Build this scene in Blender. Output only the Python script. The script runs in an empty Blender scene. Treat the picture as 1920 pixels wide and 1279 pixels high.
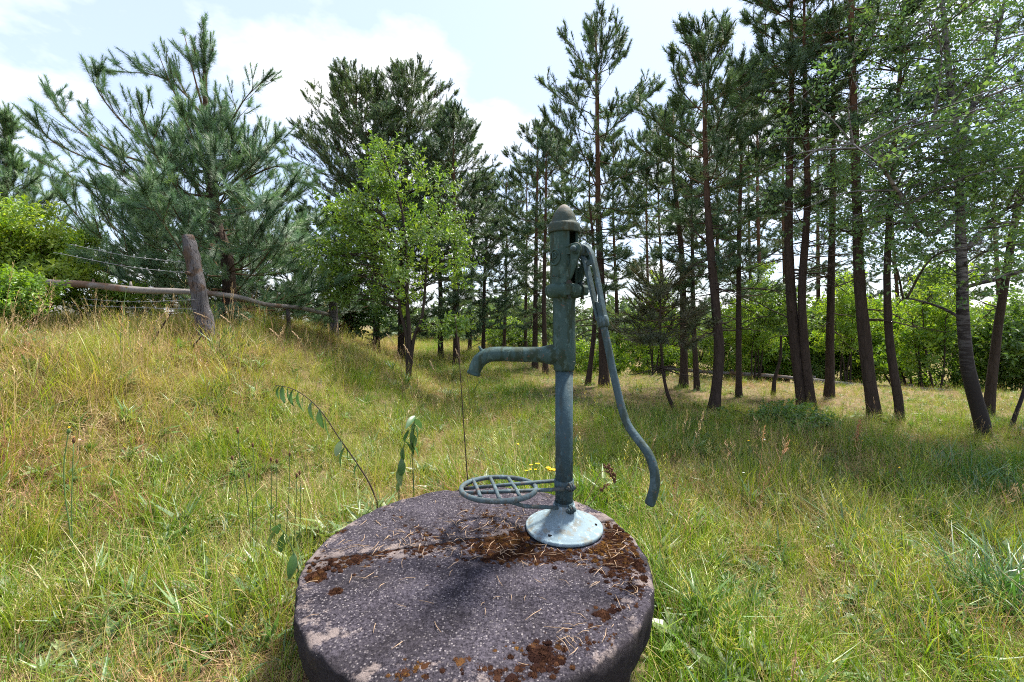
import bpy, bmesh, math
import numpy as np
from mathutils import Vector, noise as mnoise

R = math.radians
rng = np.random.default_rng(7)
scene = bpy.context.scene

# ------------------------------------------------------------------ camera, sky, sun, exposure
CAM_Z, F, HZ = 1.12, 800.0, 600.0        # eye height, focal length and horizon row in photo pixels (1920 wide)
cam_d = bpy.data.cameras.new('camera'); cam = bpy.data.objects.new('camera', cam_d)
scene.collection.objects.link(cam)
cam.location = (0, 0, CAM_Z); cam.rotation_euler = (R(90), 0, 0)
cam_d.sensor_width = 36; cam_d.lens = 15.0; cam_d.shift_y = -39.5 / 1920
cam_d.clip_start = 0.05; cam_d.clip_end = 2000
scene.camera = cam

SUN_EL, SUN_AZ = R(62), math.atan2(0.72, 0.70)    # azimuth from +Y towards +X
world = bpy.data.worlds.new('World'); scene.world = world; world.use_nodes = True
wt = world.node_tree; wt.nodes.clear()
def wn(t, **k):
    n = wt.nodes.new(t)
    for a, b in k.items(): setattr(n, a, b)
    return n
sky = wn('ShaderNodeTexSky', sky_type='NISHITA'); sky.sun_disc = False
sky.sun_elevation = SUN_EL; sky.sun_rotation = SUN_AZ; sky.air_density = 1.0; sky.dust_density = 0.8; sky.ozone_density = 1.2
tc = wn('ShaderNodeTexCoord'); sep = wn('ShaderNodeSeparateXYZ'); wt.links.new(tc.outputs['Generated'], sep.inputs[0])
def wmath(op, a, b=None):
    n = wn('ShaderNodeMath', operation=op)
    for i, v in enumerate((a, b)):
        if v is None: continue
        if isinstance(v, (int, float)): n.inputs[i].default_value = v
        else: wt.links.new(v, n.inputs[i])
    return n.outputs[0]
zc = wmath('ADD', wmath('MAXIMUM', sep.outputs[2], 0.0), 0.22)
comb = wn('ShaderNodeCombineXYZ')
wt.links.new(wmath('SUBTRACT', wmath('DIVIDE', sep.outputs[0], zc), 0.42), comb.inputs[0]); wt.links.new(wmath('DIVIDE', sep.outputs[1], zc), comb.inputs[1])
comb.inputs[2].default_value = 6.9
cn = wn('ShaderNodeTexNoise'); cn.inputs['Scale'].default_value = 1.25; cn.inputs['Detail'].default_value = 7; cn.inputs['Roughness'].default_value = 0.56
wt.links.new(comb.outputs[0], cn.inputs['Vector'])
cr = wn('ShaderNodeValToRGB'); cr.color_ramp.elements[0].position = 0.50; cr.color_ramp.elements[1].position = 0.66
wt.links.new(cn.outputs[0], cr.inputs[0])
haze_mix = wn('ShaderNodeMix', data_type='RGBA'); haze_mix.inputs[0].default_value = 0.6
wt.links.new(sky.outputs[0], haze_mix.inputs[6]); haze_mix.inputs[7].default_value = (2.5, 2.75, 3.45, 1)   # thin high veil
mixc = wn('ShaderNodeMix', data_type='RGBA'); wt.links.new(cr.outputs[0], mixc.inputs[0])
wt.links.new(haze_mix.outputs[2], mixc.inputs[6]); mixc.inputs[7].default_value = (4.6, 4.6, 4.7, 1)
bg = wn('ShaderNodeBackground'); bg.inputs[1].default_value = 0.13
wt.links.new(mixc.outputs[2], bg.inputs[0])
wo = wn('ShaderNodeOutputWorld'); wt.links.new(bg.outputs[0], wo.inputs[0])

sun_d = bpy.data.lights.new('sun', 'SUN'); sun_d.energy = 4.1; sun_d.angle = R(9.0); sun_d.color = (1.0, 0.95, 0.86)
sun = bpy.data.objects.new('sun', sun_d); scene.collection.objects.link(sun)
sdir = Vector((math.sin(SUN_AZ) * math.cos(SUN_EL), math.cos(SUN_AZ) * math.cos(SUN_EL), math.sin(SUN_EL)))
sun.rotation_euler = (-sdir).to_track_quat('-Z', 'Y').to_euler(); sun.location = sdir * 40

vs = scene.view_settings
scene.display_settings.display_device = 'sRGB'
vs.view_transform = 'Standard'; vs.look = 'None'; vs.exposure = 1.46; vs.gamma = 1.0; vs.use_curve_mapping = False
scene.render.engine = 'CYCLES'
cy = scene.cycles
cy.max_bounces = 4; cy.diffuse_bounces = 2; cy.glossy_bounces = 1; cy.transmission_bounces = 2; cy.transparent_max_bounces = 4
cy.use_denoising = False; cy.filter_width = 1.05; cy.use_adaptive_sampling = True; cy.adaptive_threshold = 0.02
cy.caustics_reflective = False; cy.caustics_refractive = False

# ------------------------------------------------------------------ helpers
def W(px, py, Y):                          # a point of the place seen at photo pixel (px, py), Y metres ahead
    return np.array(((px - 960) / F * Y, Y, CAM_Z - (py - HZ) / F * Y))
def sstep(a, b, x):
    t = np.clip((x - a) / (b - a), 0, 1); return t * t * (3 - 2 * t)
def lerp(a, b, t): return a + (b - a) * t
def n3(x, y, z=0.0): return mnoise.noise(Vector((x, y, z)))

TOE = np.array([(-8, -3.6), (0, -2.3), (1.5, -1.75), (3, -1.15), (5, -0.62), (6.5, -0.62), (8, -1.15), (10, -1.9), (14, -3.2), (60, -10), (400, -60)])
def gz(x, y):
    """height of the ground"""
    toe = np.interp(y, TOE[:, 0], TOE[:, 1])
    u = toe - x
    wdt = np.interp(y, [0, 3, 6, 9, 20], [2.4, 2.5, 3.0, 3.4, 5])
    hgt = np.interp(y, [0, 2, 4.3, 7, 9, 14, 40], [0.62, 0.80, 0.98, 1.02, 0.85, 0.5, 0.2])
    z = hgt * sstep(0, 1, u / wdt)
    yd = np.where(x < 3, 8.3, 8.3 - 0.42 * (x - 3)); yd = np.maximum(yd, 4.6)
    drop = 0.85 * sstep(0, 2.2, y - yd) * sstep(0.8, 3.0, x)
    z = z - drop
    z = z + 0.03 * np.sin(x * 1.7 + 0.6) * np.sin(y * 1.3) * sstep(2.2, 4, np.hypot(x, y - 1.5) + 0.5)
    return z
def gz1(x, y): return float(gz(np.float64(x), np.float64(y)))
def hit(px, py, y0=1.0, y1=40.0):
    """distance ahead at which the line of sight through a pixel meets the ground"""
    ys = np.linspace(y0, y1, 4000)
    d = CAM_Z - (py - HZ) / F * ys - gz((px - 960) / F * ys, ys)
    i = np.argmax(d < 0)
    return float(ys[i]) if d[i] < 0 else y1

class MB:
    def __init__(s): s.v, s.f, s.n = [], [], 0
    def add(s, v, f):
        s.v.extend([tuple(map(float, p)) for p in v]); s.f.extend([tuple(i + s.n for i in q) for q in f]); s.n += len(v)
    def tube(s, pts, rad, n=8, caps=True, wob=0.0, seed=0.0):
        pts = [np.array(p, float) for p in pts]
        if np.isscalar(rad): rad = [rad] * len(pts)
        T = [pts[min(i + 1, len(pts) - 1)] - pts[max(i - 1, 0)] for i in range(len(pts))]
        T = [t / (np.linalg.norm(t) + 1e-9) for t in T]
        a = np.array((1.0, 0, 0)) if abs(T[0][0]) < 0.8 else np.array((0, 1.0, 0))
        u = a - T[0] * a.dot(T[0]); u /= np.linalg.norm(u)
        v = []
        for i, p in enumerate(pts):
            u = u - T[i] * u.dot(T[i]); u /= np.linalg.norm(u) + 1e-9
            w = np.cross(T[i], u)
            for k in range(n):
                an = 2 * math.pi * k / n
                r = rad[i]
                if wob: r *= 1 + wob * n3(math.cos(an) * 1.3 + seed, math.sin(an) * 1.3, i * 0.45 + seed)
                v.append(p + (u * math.cos(an) + w * math.sin(an)) * r)
        f = [(i * n + k, i * n + (k + 1) % n, (i + 1) * n + (k + 1) % n, (i + 1) * n + k) for i in range(len(pts) - 1) for k in range(n)]
        if caps:
            f.append(tuple(range(n - 1, -1, -1))); m = (len(pts) - 1) * n; f.append(tuple(m + k for k in range(n)))
        s.add(v, f); return s
    def lathe(s, prof, n=32, c=(0, 0, 0), caps=True):
        v = [(c[0] + r * math.cos(2 * math.pi * k / n), c[1] + r * math.sin(2 * math.pi * k / n), c[2] + z) for r, z in prof for k in range(n)]
        f = [(i * n + k, i * n + (k + 1) % n, (i + 1) * n + (k + 1) % n, (i + 1) * n + k) for i in range(len(prof) - 1) for k in range(n)]
        if caps:
            f.append(tuple(range(n - 1, -1, -1))); m = (len(prof) - 1) * n; f.append(tuple(m + k for k in range(n)))
        s.add(v, f); return s
    def prism(s, poly, to3, t0, t1):
        """poly of (a, b); to3(a, b, t) gives the 3D point; t0..t1 is the thickness"""
        n = len(poly)
        v = [to3(a, b, t0) for a, b in poly] + [to3(a, b, t1) for a, b in poly]
        f = [tuple(range(n - 1, -1, -1)), tuple(range(n, 2 * n))] + [(i, (i + 1) % n, n + (i + 1) % n, n + i) for i in range(n)]
        s.add(v, f); return s
    def mesh(s, name, mat, smooth=True):
        me = bpy.data.meshes.new(name); me.from_pydata(s.v, [], s.f); me.update()
        if smooth: me.polygons.foreach_set('use_smooth', [True] * len(me.polygons))
        if mat is not None: me.materials.append(mat)
        return me
    def build(s, name, mat, parent=None, smooth=True, fix=False):
        me = s.mesh(name, mat, smooth)
        if fix:
            bm = bmesh.new(); bm.from_mesh(me); bmesh.ops.recalc_face_normals(bm, faces=bm.faces[:]); bm.to_mesh(me); bm.free()
        return link(name, me, parent)

def link(name, data, parent=None):
    o = bpy.data.objects.new(name, data); scene.collection.objects.link(o)
    if parent is not None:
        o.parent = parent; o.matrix_parent_inverse = MW(parent).inverted()
    return o
def MW(o):                                   # world matrix of things that only carry a location
    from mathutils import Matrix
    m = Matrix.Translation(o.location)
    return MW(o.parent) @ o.matrix_parent_inverse @ m if o.parent else m
def tag(o, label, cat=None, group=None, kind=None):
    o['label'] = label
    if cat: o['category'] = cat
    if group: o['group'] = group
    if kind: o['kind'] = kind
    return o
def thing(name, label, cat, loc, group=None):
    o = bpy.data.objects.new(name, None); scene.collection.objects.link(o); o.location = tuple(map(float, loc))
    o.empty_display_size = 0.1
    return tag(o, label, cat, group)
def catmull(P, k=6):
    P = [np.array(p, float) for p in P]; Q = [2 * P[0] - P[1]] + P + [2 * P[-1] - P[-2]]; out = []
    for i in range(1, len(Q) - 2):
        for j in range(k):
            t = j / k; a, b, c, d = Q[i - 1:i + 3]
            out.append(0.5 * (2 * b + (c - a) * t + (2 * a - 5 * b + 4 * c - d) * t * t + (3 * b - a - 3 * c + d) * t ** 3))
    out.append(P[-1]); return out

# ------------------------------------------------------------------ materials
class NT:
    def __init__(s, name):
        s.m = bpy.data.materials.new(name); s.m.use_nodes = True; s.t = s.m.node_tree; s.t.nodes.clear()
        s.out = s.t.nodes.new('ShaderNodeOutputMaterial')
    def n(s, t, **k):
        q = s.t.nodes.new(t)
        for a, b in k.items(): setattr(q, a, b)
        return q
    def l(s, a, b): s.t.links.new(a, b)
    def co(s, scale=(1, 1, 1), kind='Object'):
        c = s.n('ShaderNodeTexCoord'); m = s.n('ShaderNodeMapping'); s.l(c.outputs[kind], m.inputs[0]); m.inputs['Scale'].default_value = scale
        return m.outputs[0]
    def noise(s, vec, scale, detail=4, rough=0.55):
        q = s.n('ShaderNodeTexNoise'); s.l(vec, q.inputs['Vector']); q.inputs['Scale'].default_value = scale
        q.inputs['Detail'].default_value = detail; q.inputs['Roughness'].default_value = rough; return q.outputs[0]
    def vor(s, vec, scale, feat='F1', out=0):
        q = s.n('ShaderNodeTexVoronoi', feature=feat); s.l(vec, q.inputs['Vector']); q.inputs['Scale'].default_value = scale; return q.outputs[out]
    def ramp(s, fac, a, b):
        q = s.n('ShaderNodeMapRange', interpolation_type='SMOOTHSTEP'); s.l(fac, q.inputs[0]); q.inputs[1].default_value = a; q.inputs[2].default_value = b; return q.outputs[0]
    def mix(s, fac, a, b, blend='MIX'):
        q = s.n('ShaderNodeMix', data_type='RGBA', blend_type=blend)
        for i, v in ((0, fac), (6, a), (7, b)):
            if isinstance(v, (int, float)): q.inputs[i].default_value = v
            elif isinstance(v, tuple): q.inputs[i].default_value = v if len(v) == 4 else v + (1,)
            else: s.l(v, q.inputs[i])
        return q.outputs[2]
    def math(s, op, a, b):
        q = s.n('ShaderNodeMath', operation=op)
        for i, v in enumerate((a, b)):
            if isinstance(v, (int, float)): q.inputs[i].default_value = v
            else: s.l(v, q.inputs[i])
        return q.outputs[0]
    def bump(s, h, st, dist=0.01, prev=None):
        q = s.n('ShaderNodeBump'); q.inputs['Strength'].default_value = st; q.inputs['Distance'].default_value = dist; s.l(h, q.inputs['Height'])
        if prev is not None: s.l(prev, q.inputs['Normal'])
        return q.outputs[0]
    def pbr(s, col, rough=0.8, normal=None, spec=0.3, metal=0.0):
        p = s.n('ShaderNodeBsdfPrincipled')
        if isinstance(col, tuple): p.inputs['Base Color'].default_value = col if len(col) == 4 else col + (1,)
        else: s.l(col, p.inputs['Base Color'])
        if isinstance(rough, (int, float)): p.inputs['Roughness'].default_value = rough
        else: s.l(rough, p.inputs['Roughness'])
        p.inputs['Specular IOR Level'].default_value = spec; p.inputs['Metallic'].default_value = metal
        if normal is not None: s.l(normal, p.inputs['Normal'])
        s.l(p.outputs[0], s.out.inputs[0]); return s.m
    def leaf(s, col, trans=0.42, gloss=0.06, rough=0.45, tcol=None):
        """thin leaf: reflects, lets light through, slight sheen"""
        d = s.n('ShaderNodeBsdfDiffuse'); t = s.n('ShaderNodeBsdfTranslucent'); g = s.n('ShaderNodeBsdfGlossy'); g.inputs['Roughness'].default_value = rough
        for q in (d, t): s.l(col, q.inputs['Color']) if not isinstance(col, tuple) else setattr(q.inputs['Color'], 'default_value', col + (1,))
        if tcol is not None: s.l(tcol, t.inputs['Color'])
        a = s.n('ShaderNodeMixShader'); a.inputs[0].default_value = trans; s.l(d.outputs[0], a.inputs[1]); s.l(t.outputs[0], a.inputs[2])
        b = s.n('ShaderNodeMixShader'); b.inputs[0].default_value = gloss; s.l(a.outputs[0], b.inputs[1]); s.l(g.outputs[0], b.inputs[2])
        s.l(b.outputs[0], s.out.inputs[0]); return s.m
    def tint(s):
        q = s.n('ShaderNodeAttribute', attribute_type='INSTANCER', attribute_name='tint'); return q.outputs['Fac']

def foliage_mat(name, c0, c1, c2=None, trans=0.42, gloss=0.05, boost=(1.25, 1.2, 0.7)):
    """colour of the plant runs c0 -> c1 -> c2 over the plant's own tint"""
    N = NT(name); t = N.tint()
    r = N.n('ShaderNodeValToRGB'); N.l(t, r.inputs[0]); e = r.color_ramp.elements
    e[0].color = c0 + (1,); e[1].color = (c2 or c1) + (1,)
    if c2: x = r.color_ramp.elements.new(0.5); x.color = c1 + (1,)
    o = N.n('ShaderNodeObjectInfo'); hs = N.n('ShaderNodeHueSaturation'); N.l(r.outputs[0], hs.inputs['Color'])
    N.l(N.math('ADD', N.math('MULTIPLY', o.outputs['Random'], 0.5), 0.75), hs.inputs['Value'])
    tc_ = N.mix(1.0, hs.outputs[0], boost, 'MULTIPLY')
    return N.leaf(hs.outputs[0], trans, gloss, tcol=tc_)

M = {}
M['needle'] = foliage_mat('pine_needles', (0.060, 0.118, 0.068), (0.095, 0.168, 0.078), (0.155, 0.205, 0.070), trans=0.25, gloss=0.05, boost=(1.3, 1.25, 0.7))
M['needle_blue'] = foliage_mat('young_pine_needles', (0.085, 0.170, 0.100), (0.130, 0.235, 0.118), (0.19, 0.29, 0.12), trans=0.28, gloss=0.06, boost=(1.15, 1.2, 0.8))
M['needle_dead'] = foliage_mat('dull_pine_needles', (0.05, 0.07, 0.03), (0.08, 0.09, 0.04), (0.15, 0.10, 0.05), trans=0.2)
M['leaf'] = foliage_mat('green_leaves', (0.080, 0.160, 0.034), (0.125, 0.225, 0.040), (0.20, 0.29, 0.055), trans=0.45, gloss=0.05, boost=(1.4, 1.35, 0.5))
M['leaf_bright'] = foliage_mat('bright_leaves', (0.115, 0.225, 0.028), (0.18, 0.31, 0.034), (0.28, 0.37, 0.05), trans=0.52, gloss=0.04, boost=(1.4, 1.35, 0.5))
M['leaf_birch'] = foliage_mat('birch_leaves', (0.070, 0.150, 0.058), (0.110, 0.205, 0.070), (0.18, 0.27, 0.09), trans=0.46, gloss=0.05, boost=(1.4, 1.35, 0.6))
M['grass'] = foliage_mat('meadow_grass', (0.100, 0.225, 0.014), (0.250, 0.330, 0.028), (0.46, 0.38, 0.095), trans=0.42, gloss=0.04, boost=(1.25, 1.2, 0.6))
M['straw'] = foliage_mat('dry_grass', (0.40, 0.33, 0.13), (0.50, 0.37, 0.20), (0.50, 0.27, 0.155), trans=0.32, gloss=0.03, boost=(1.1, 1.0, 0.85))
M['weed'] = foliage_mat('weed_leaves', (0.075, 0.16, 0.040), (0.12, 0.22, 0.055), (0.22, 0.28, 0.09), trans=0.4, gloss=0.06)
M['tussock'] = foliage_mat('tussock_grass', (0.045, 0.135, 0.028), (0.070, 0.175, 0.034), (0.12, 0.22, 0.05), trans=0.35, gloss=0.08)
M['farwood'] = foliage_mat('far_leaves', (0.075, 0.13, 0.055), (0.10, 0.16, 0.06), (0.15, 0.20, 0.08), trans=0.4)

def flat(name, col, rough=0.7, spec=0.2, amp=0.25, scale=60):
    N = NT(name); v = N.co(); n = N.noise(v, scale, 3)
    c = N.mix(N.math('MULTIPLY', n, 1.0), tuple(x * (1 - amp) for x in col), tuple(min(1, x * (1 + amp)) for x in col))
    return N.pbr(c, rough, N.bump(n, 0.25, 0.004), spec)
M['stem'] = flat('green_stem', (0.07, 0.12, 0.045))
M['stem_pale'] = flat('bluish_stem', (0.10, 0.17, 0.055))
M['twig'] = flat('dark_twig', (0.05, 0.035, 0.025))
M['dead'] = flat('dry_stem', (0.20, 0.13, 0.075))
M['seed'] = flat('brown_seed_head', (0.11, 0.055, 0.03), 0.9)
M['orange'] = flat('rusty_seed_stalk', (0.42, 0.20, 0.085), 0.9)
M['yellow'] = flat('yellow_petals', (0.85, 0.55, 0.02), 0.6, amp=0.12)
M['white'] = flat('white_petals', (0.75, 0.73, 0.68), 0.7, amp=0.1)
M['wire'] = flat('zinc_wire', (0.33, 0.33, 0.34), 0.5, 0.5)
M['black'] = flat('dark_inside', (0.012, 0.012, 0.012), 0.95, 0.05)

def bark_pine():
    N = NT('pine_bark'); v = N.co((1, 1, 0.28)); g = N.n('ShaderNodeTexCoord')
    s = N.n('ShaderNodeSeparateXYZ'); N.l(g.outputs['Object'], s.inputs[0])
    d = N.vor(v, 26, 'DISTANCE_TO_EDGE'); n = N.noise(v, 18, 5); big = N.noise(N.co((1, 1, 0.4)), 3.0, 3)
    hz_ = N.ramp(N.math('ADD', s.outputs[2], N.math('MULTIPLY', big, 1.6)), 2.4, 5.6)
    low = N.mix(n, (0.022, 0.016, 0.013), (0.085, 0.060, 0.048)); up = N.mix(n, (0.085, 0.042, 0.024), (0.21, 0.105, 0.06))
    c = N.mix(hz_, low, up); c = N.mix(N.ramp(d, 0.0, 0.06), N.mix(0.55, c, (0.02, 0.014, 0.011)), c)
    return N.pbr(c, 0.92, N.bump(d, 0.7, 0.02, N.bump(n, 0.5, 0.012)), 0.15)
def bark_birch():
    N = NT('birch_bark'); g = N.n('ShaderNodeTexCoord'); s = N.n('ShaderNodeSeparateXYZ'); N.l(g.outputs['Object'], s.inputs[0])
    n = N.noise(N.co((3, 3, 14)), 3.0, 4, 0.65); n2 = N.noise(N.co((1, 1, 0.6)), 5.0, 4)
    white = N.mix(n2, (0.10, 0.09, 0.088), (0.30, 0.28, 0.275)); dark = (0.030, 0.024, 0.022)
    f = N.math('ADD', N.ramp(n, 0.42, 0.66), N.ramp(N.math('ADD', s.outputs[2], N.math('MULTIPLY', n2, -1.6)), 1.6, -0.6))
    return N.pbr(N.mix(N.math('MINIMUM', f, 1.0), white, dark), 0.8, N.bump(n2, 0.6, 0.015), 0.2)
M['bark'] = bark_pine(); M['birch'] = bark_birch()
M['bark_dark'] = flat('dark_bark', (0.055, 0.042, 0.034), 0.95, 0.1, 0.5, 25)
M['branch'] = flat('pine_branch_bark', (0.115, 0.072, 0.045), 0.95, 0.1, 0.4, 40)
M['branch_dark'] = flat('dead_branch_bark', (0.06, 0.045, 0.037), 0.95, 0.1, 0.4, 40)

def wood_old(name, a, b, c):
    N = NT(name); v = N.co((6, 6, 0.5)); n = N.noise(v, 9, 6, 0.65); k = N.noise(N.co(), 7, 4); cr_ = N.noise(N.co((14, 14, 0.6)), 6, 3)
    col = N.mix(n, a, b); col = N.mix(N.ramp(k, 0.52, 0.66), col, c); col = N.mix(N.ramp(cr_, 0.42, 0.34), col, (0.03, 0.025, 0.024))
    return N.pbr(col, 0.9, N.bump(n, 1.0, 0.02, N.bump(cr_, 1.0, 0.02)), 0.15)
M['post'] = wood_old('weathered_post_wood', (0.045, 0.043, 0.048), (0.185, 0.172, 0.180), (0.10, 0.068, 0.050))
def wood_rail():
    N = NT('weathered_rail_wood'); n = N.noise(N.co((1.2, 1.2, 1.2)), 22, 6, 0.7); k = N.noise(N.co(), 3.5, 4)
    col = N.mix(n, (0.10, 0.092, 0.088), (0.33, 0.30, 0.28)); col = N.mix(N.ramp(k, 0.5, 0.62), col, (0.16, 0.10, 0.07))
    return N.pbr(col, 0.9, N.bump(n, 0.7, 0.01), 0.15)
M['rail'] = wood_rail()

def paint(name, base, alt, grime, rust, rust_lo=0.60, pale=None, pale_z=None, rough=0.68, grime_lo=0.48):
    N = NT(name); v = N.co(); a = N.noise(v, 6, 5); b = N.noise(v, 22, 5, 0.65); c = N.noise(v, 75, 3, 0.6); st = N.noise(N.co((9, 9, 1.6)), 4, 4)
    col = N.mix(a, base, alt); col = N.mix(N.math('MULTIPLY', N.ramp(st, grime_lo, grime_lo + 0.13), 0.85), col, grime); col = N.mix(N.math('MULTIPLY', N.ramp(N.noise(N.co((5, 5, 2.2)), 7, 5, 0.7), 0.56, 0.60), 0.45), col, tuple(min(1, x * 1.8 + 0.01) for x in alt)); chip = N.noise(v, 48, 4, 0.7); col = N.mix(N.math('MULTIPLY', N.ramp(chip, 0.655, 0.675), 0.9), col, rust)
    col = N.mix(N.math('MULTIPLY', N.ramp(c, 0.56, 0.70), 0.3), col, (0.13, 0.16, 0.16))
    rf = N.ramp(N.math('ADD', N.math('MULTIPLY', b, 0.7), N.math('MULTIPLY', a, 0.3)), rust_lo, rust_lo + 0.07)
    col = N.mix(N.math('MULTIPLY', rf, 0.85), col, rust)
    if pale:
        g = N.n('ShaderNodeTexCoord'); s = N.n('ShaderNodeSeparateXYZ'); N.l(g.outputs['Object'], s.inputs[0])
        col = N.mix(N.ramp(N.math('ADD', s.outputs[2], N.math('MULTIPLY', b, 0.07)), *pale_z), col, pale)
    rg = N.math('ADD', N.math('MULTIPLY', b, 0.35), rough - 0.15)
    return N.pbr(col, rg, N.bump(c, 0.5, 0.003, N.bump(b, 0.6, 0.005)), 0.22)
RUST = (0.15, 0.07, 0.045)
M['pump_head'] = paint('pump_green_paint', (0.0238, 0.0533, 0.0446), (0.0357, 0.0671, 0.0575), (0.0218, 0.0340, 0.0177), RUST, 0.64)
M['pump_cap'] = paint('pump_cap_paint', (0.0306, 0.0490, 0.0435), (0.0422, 0.0578, 0.0449), (0.0442, 0.0422, 0.0204), (0.0816, 0.0646, 0.0326), 0.55, (0.2040, 0.1768, 0.1496), (1.562, 1.61))
M['pump_body'] = paint('pump_body_paint', (0.0261, 0.0576, 0.0529), (0.0445, 0.0808, 0.0793), (0.0204, 0.0340, 0.0177), RUST, 0.63, grime_lo=0.45)
M['pump_pipe'] = paint('pump_pipe_paint', (0.0323, 0.0646, 0.0816), (0.0440, 0.0789, 0.0966), (0.0408, 0.0578, 0.0578), (0.0884, 0.0578, 0.0476), 0.60)
M['pump_base'] = paint('pump_base_paint', (0.1394, 0.2050, 0.2378), (0.2050, 0.2624, 0.2952), (0.1722, 0.1722, 0.1476), (0.1394, 0.0820, 0.0574), 0.60, grime_lo=0.52)
M['pump_lever'] = paint('pump_lever_paint', (0.0355, 0.0660, 0.0770), (0.0484, 0.0789, 0.0927), (0.0340, 0.0510, 0.0408), (0.1156, 0.0816, 0.0612), 0.60)
M['grate'] = paint('bucket_rest_paint', (0.0578, 0.0918, 0.1054), (0.0816, 0.1122, 0.1258), (0.0680, 0.0748, 0.0680), (0.1020, 0.0544, 0.0340), 0.57)
M['clamp'] = paint('clamp_paint', (0.0306, 0.0530, 0.0612), (0.0408, 0.0612, 0.0680), (0.0374, 0.0306, 0.0224), (0.0578, 0.0340, 0.0224), 0.54)

def concrete(name, dark, light, cream, cream_amt):
    N = NT(name); v = N.co(); a = N.noise(v, 3.2, 5, 0.6); b = N.noise(v, 120, 5, 0.8); d = N.noise(v, 9, 5, 0.65); e = N.noise(v, 210, 2)
    col = N.mix(N.ramp(N.math('ADD', N.math('MULTIPLY', b, 0.72), N.math('MULTIPLY', N.noise(v, 8, 6, 0.75), 0.28)), 0.40, 0.62), dark, light)
    col = N.mix(N.math('MULTIPLY', N.ramp(a, 0.52, 0.30), 0.55), col, tuple(x * 0.5 for x in dark))
    vq = N.n('ShaderNodeTexVoronoi'); N.l(v, vq.inputs['Vector']); vq.inputs['Scale'].default_value = 165; vs_ = N.n('ShaderNodeSeparateColor'); N.l(vq.outputs['Color'], vs_.inputs[0])
    grit = N.math('MULTIPLY', N.ramp(vs_.outputs[0], 0.70, 0.80), N.ramp(vq.outputs['Distance'], 0.55, 0.30))      # pale aggregate grains
    col = N.mix(N.math('MULTIPLY', grit, 0.75), col, N.mix(vs_.outputs[1], (0.15, 0.13, 0.135), (0.40, 0.36, 0.36)))
    col = N.mix(N.math('MULTIPLY', N.math('MULTIPLY', N.ramp(vs_.outputs[0], 0.16, 0.10), N.ramp(vq.outputs['Distance'], 0.5, 0.3)), 0.7), col, (0.010, 0.008, 0.010))
    g = N.n('ShaderNodeTexCoord'); ln = N.n('ShaderNodeVectorMath', operation='LENGTH')
    m = N.n('ShaderNodeMapping'); N.l(g.outputs['Object'], m.inputs[0]); m.inputs['Scale'].default_value = (1, 1, 0); N.l(m.outputs[0], ln.inputs[0])
    rim = N.ramp(ln.outputs['Value'], 0.36, 0.57)                       # lichen grows towards the edge
    dp = N.n('ShaderNodeVectorMath', operation='DOT_PRODUCT'); N.l(m.outputs[0], dp.inputs[0]); dp.inputs[1].default_value = (-0.262, 0.965, 0)
    seam = N.ramp(N.math('ABSOLUTE', N.math('SUBTRACT', dp.outputs['Value'], 0.075), 0.0), 0.11, 0.0)    # sand gathers along the seam
    lf = N.ramp(N.math('ADD', N.math('ADD', N.math('MULTIPLY', seam, 0.20), N.math('MULTIPLY', d, 0.75)), N.math('ADD', N.math('MULTIPLY', rim, 0.15), N.math('MULTIPLY', b, 0.22))), cream_amt, cream_amt + 0.07)
    col = N.mix(N.math('MULTIPLY', lf, 0.8), col, N.mix(b, cream, tuple(min(1, x * 1.35) for x in cream)))
    if name == 'weathered_concrete':                                   # the rim face turns near black below its top edge
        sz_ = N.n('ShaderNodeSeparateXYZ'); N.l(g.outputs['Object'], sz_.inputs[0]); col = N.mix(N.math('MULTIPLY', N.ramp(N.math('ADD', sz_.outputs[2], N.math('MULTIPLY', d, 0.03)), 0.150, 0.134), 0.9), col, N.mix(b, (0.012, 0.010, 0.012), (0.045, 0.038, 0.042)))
    bp = N.bump(b, 1.0, 0.008, N.bump(d, 0.6, 0.012, N.bump(e, 0.6, 0.003)))
    return N.pbr(col, 0.95, bp, 0.15)
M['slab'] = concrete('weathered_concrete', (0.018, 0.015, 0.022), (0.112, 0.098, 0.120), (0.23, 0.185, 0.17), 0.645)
M['ring'] = concrete('pale_concrete', (0.30, 0.29, 0.28), (0.46, 0.44, 0.42), (0.45, 0.42, 0.38), 0.9)
M['moss'] = foliage_mat('dry_moss', (0.022, 0.011, 0.009), (0.055, 0.026, 0.015), (0.115, 0.058, 0.017), trans=0.12, gloss=0.0, boost=(1.2, 1.0, 0.7))

def soil():
    N = NT('meadow_soil'); v = N.co(); a = N.noise(v, 0.8, 5, 0.6); b = N.noise(v, 14, 6, 0.7); c = N.noise(v, 70, 4, 0.7)
    col = N.mix(N.ramp(c, 0.3, 0.7), (0.105, 0.080, 0.045), (0.33, 0.25, 0.15))
    col = N.mix(N.ramp(b, 0.45, 0.65), col, (0.095, 0.115, 0.032)); col = N.mix(N.math('MULTIPLY', N.ramp(a, 0.5, 0.62), 0.6), col, (0.27, 0.19, 0.125))
    return N.pbr(col, 1.0, N.bump(c, 0.8, 0.02, N.bump(b, 0.8, 0.05)), 0.05)
M['soil'] = soil()

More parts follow.
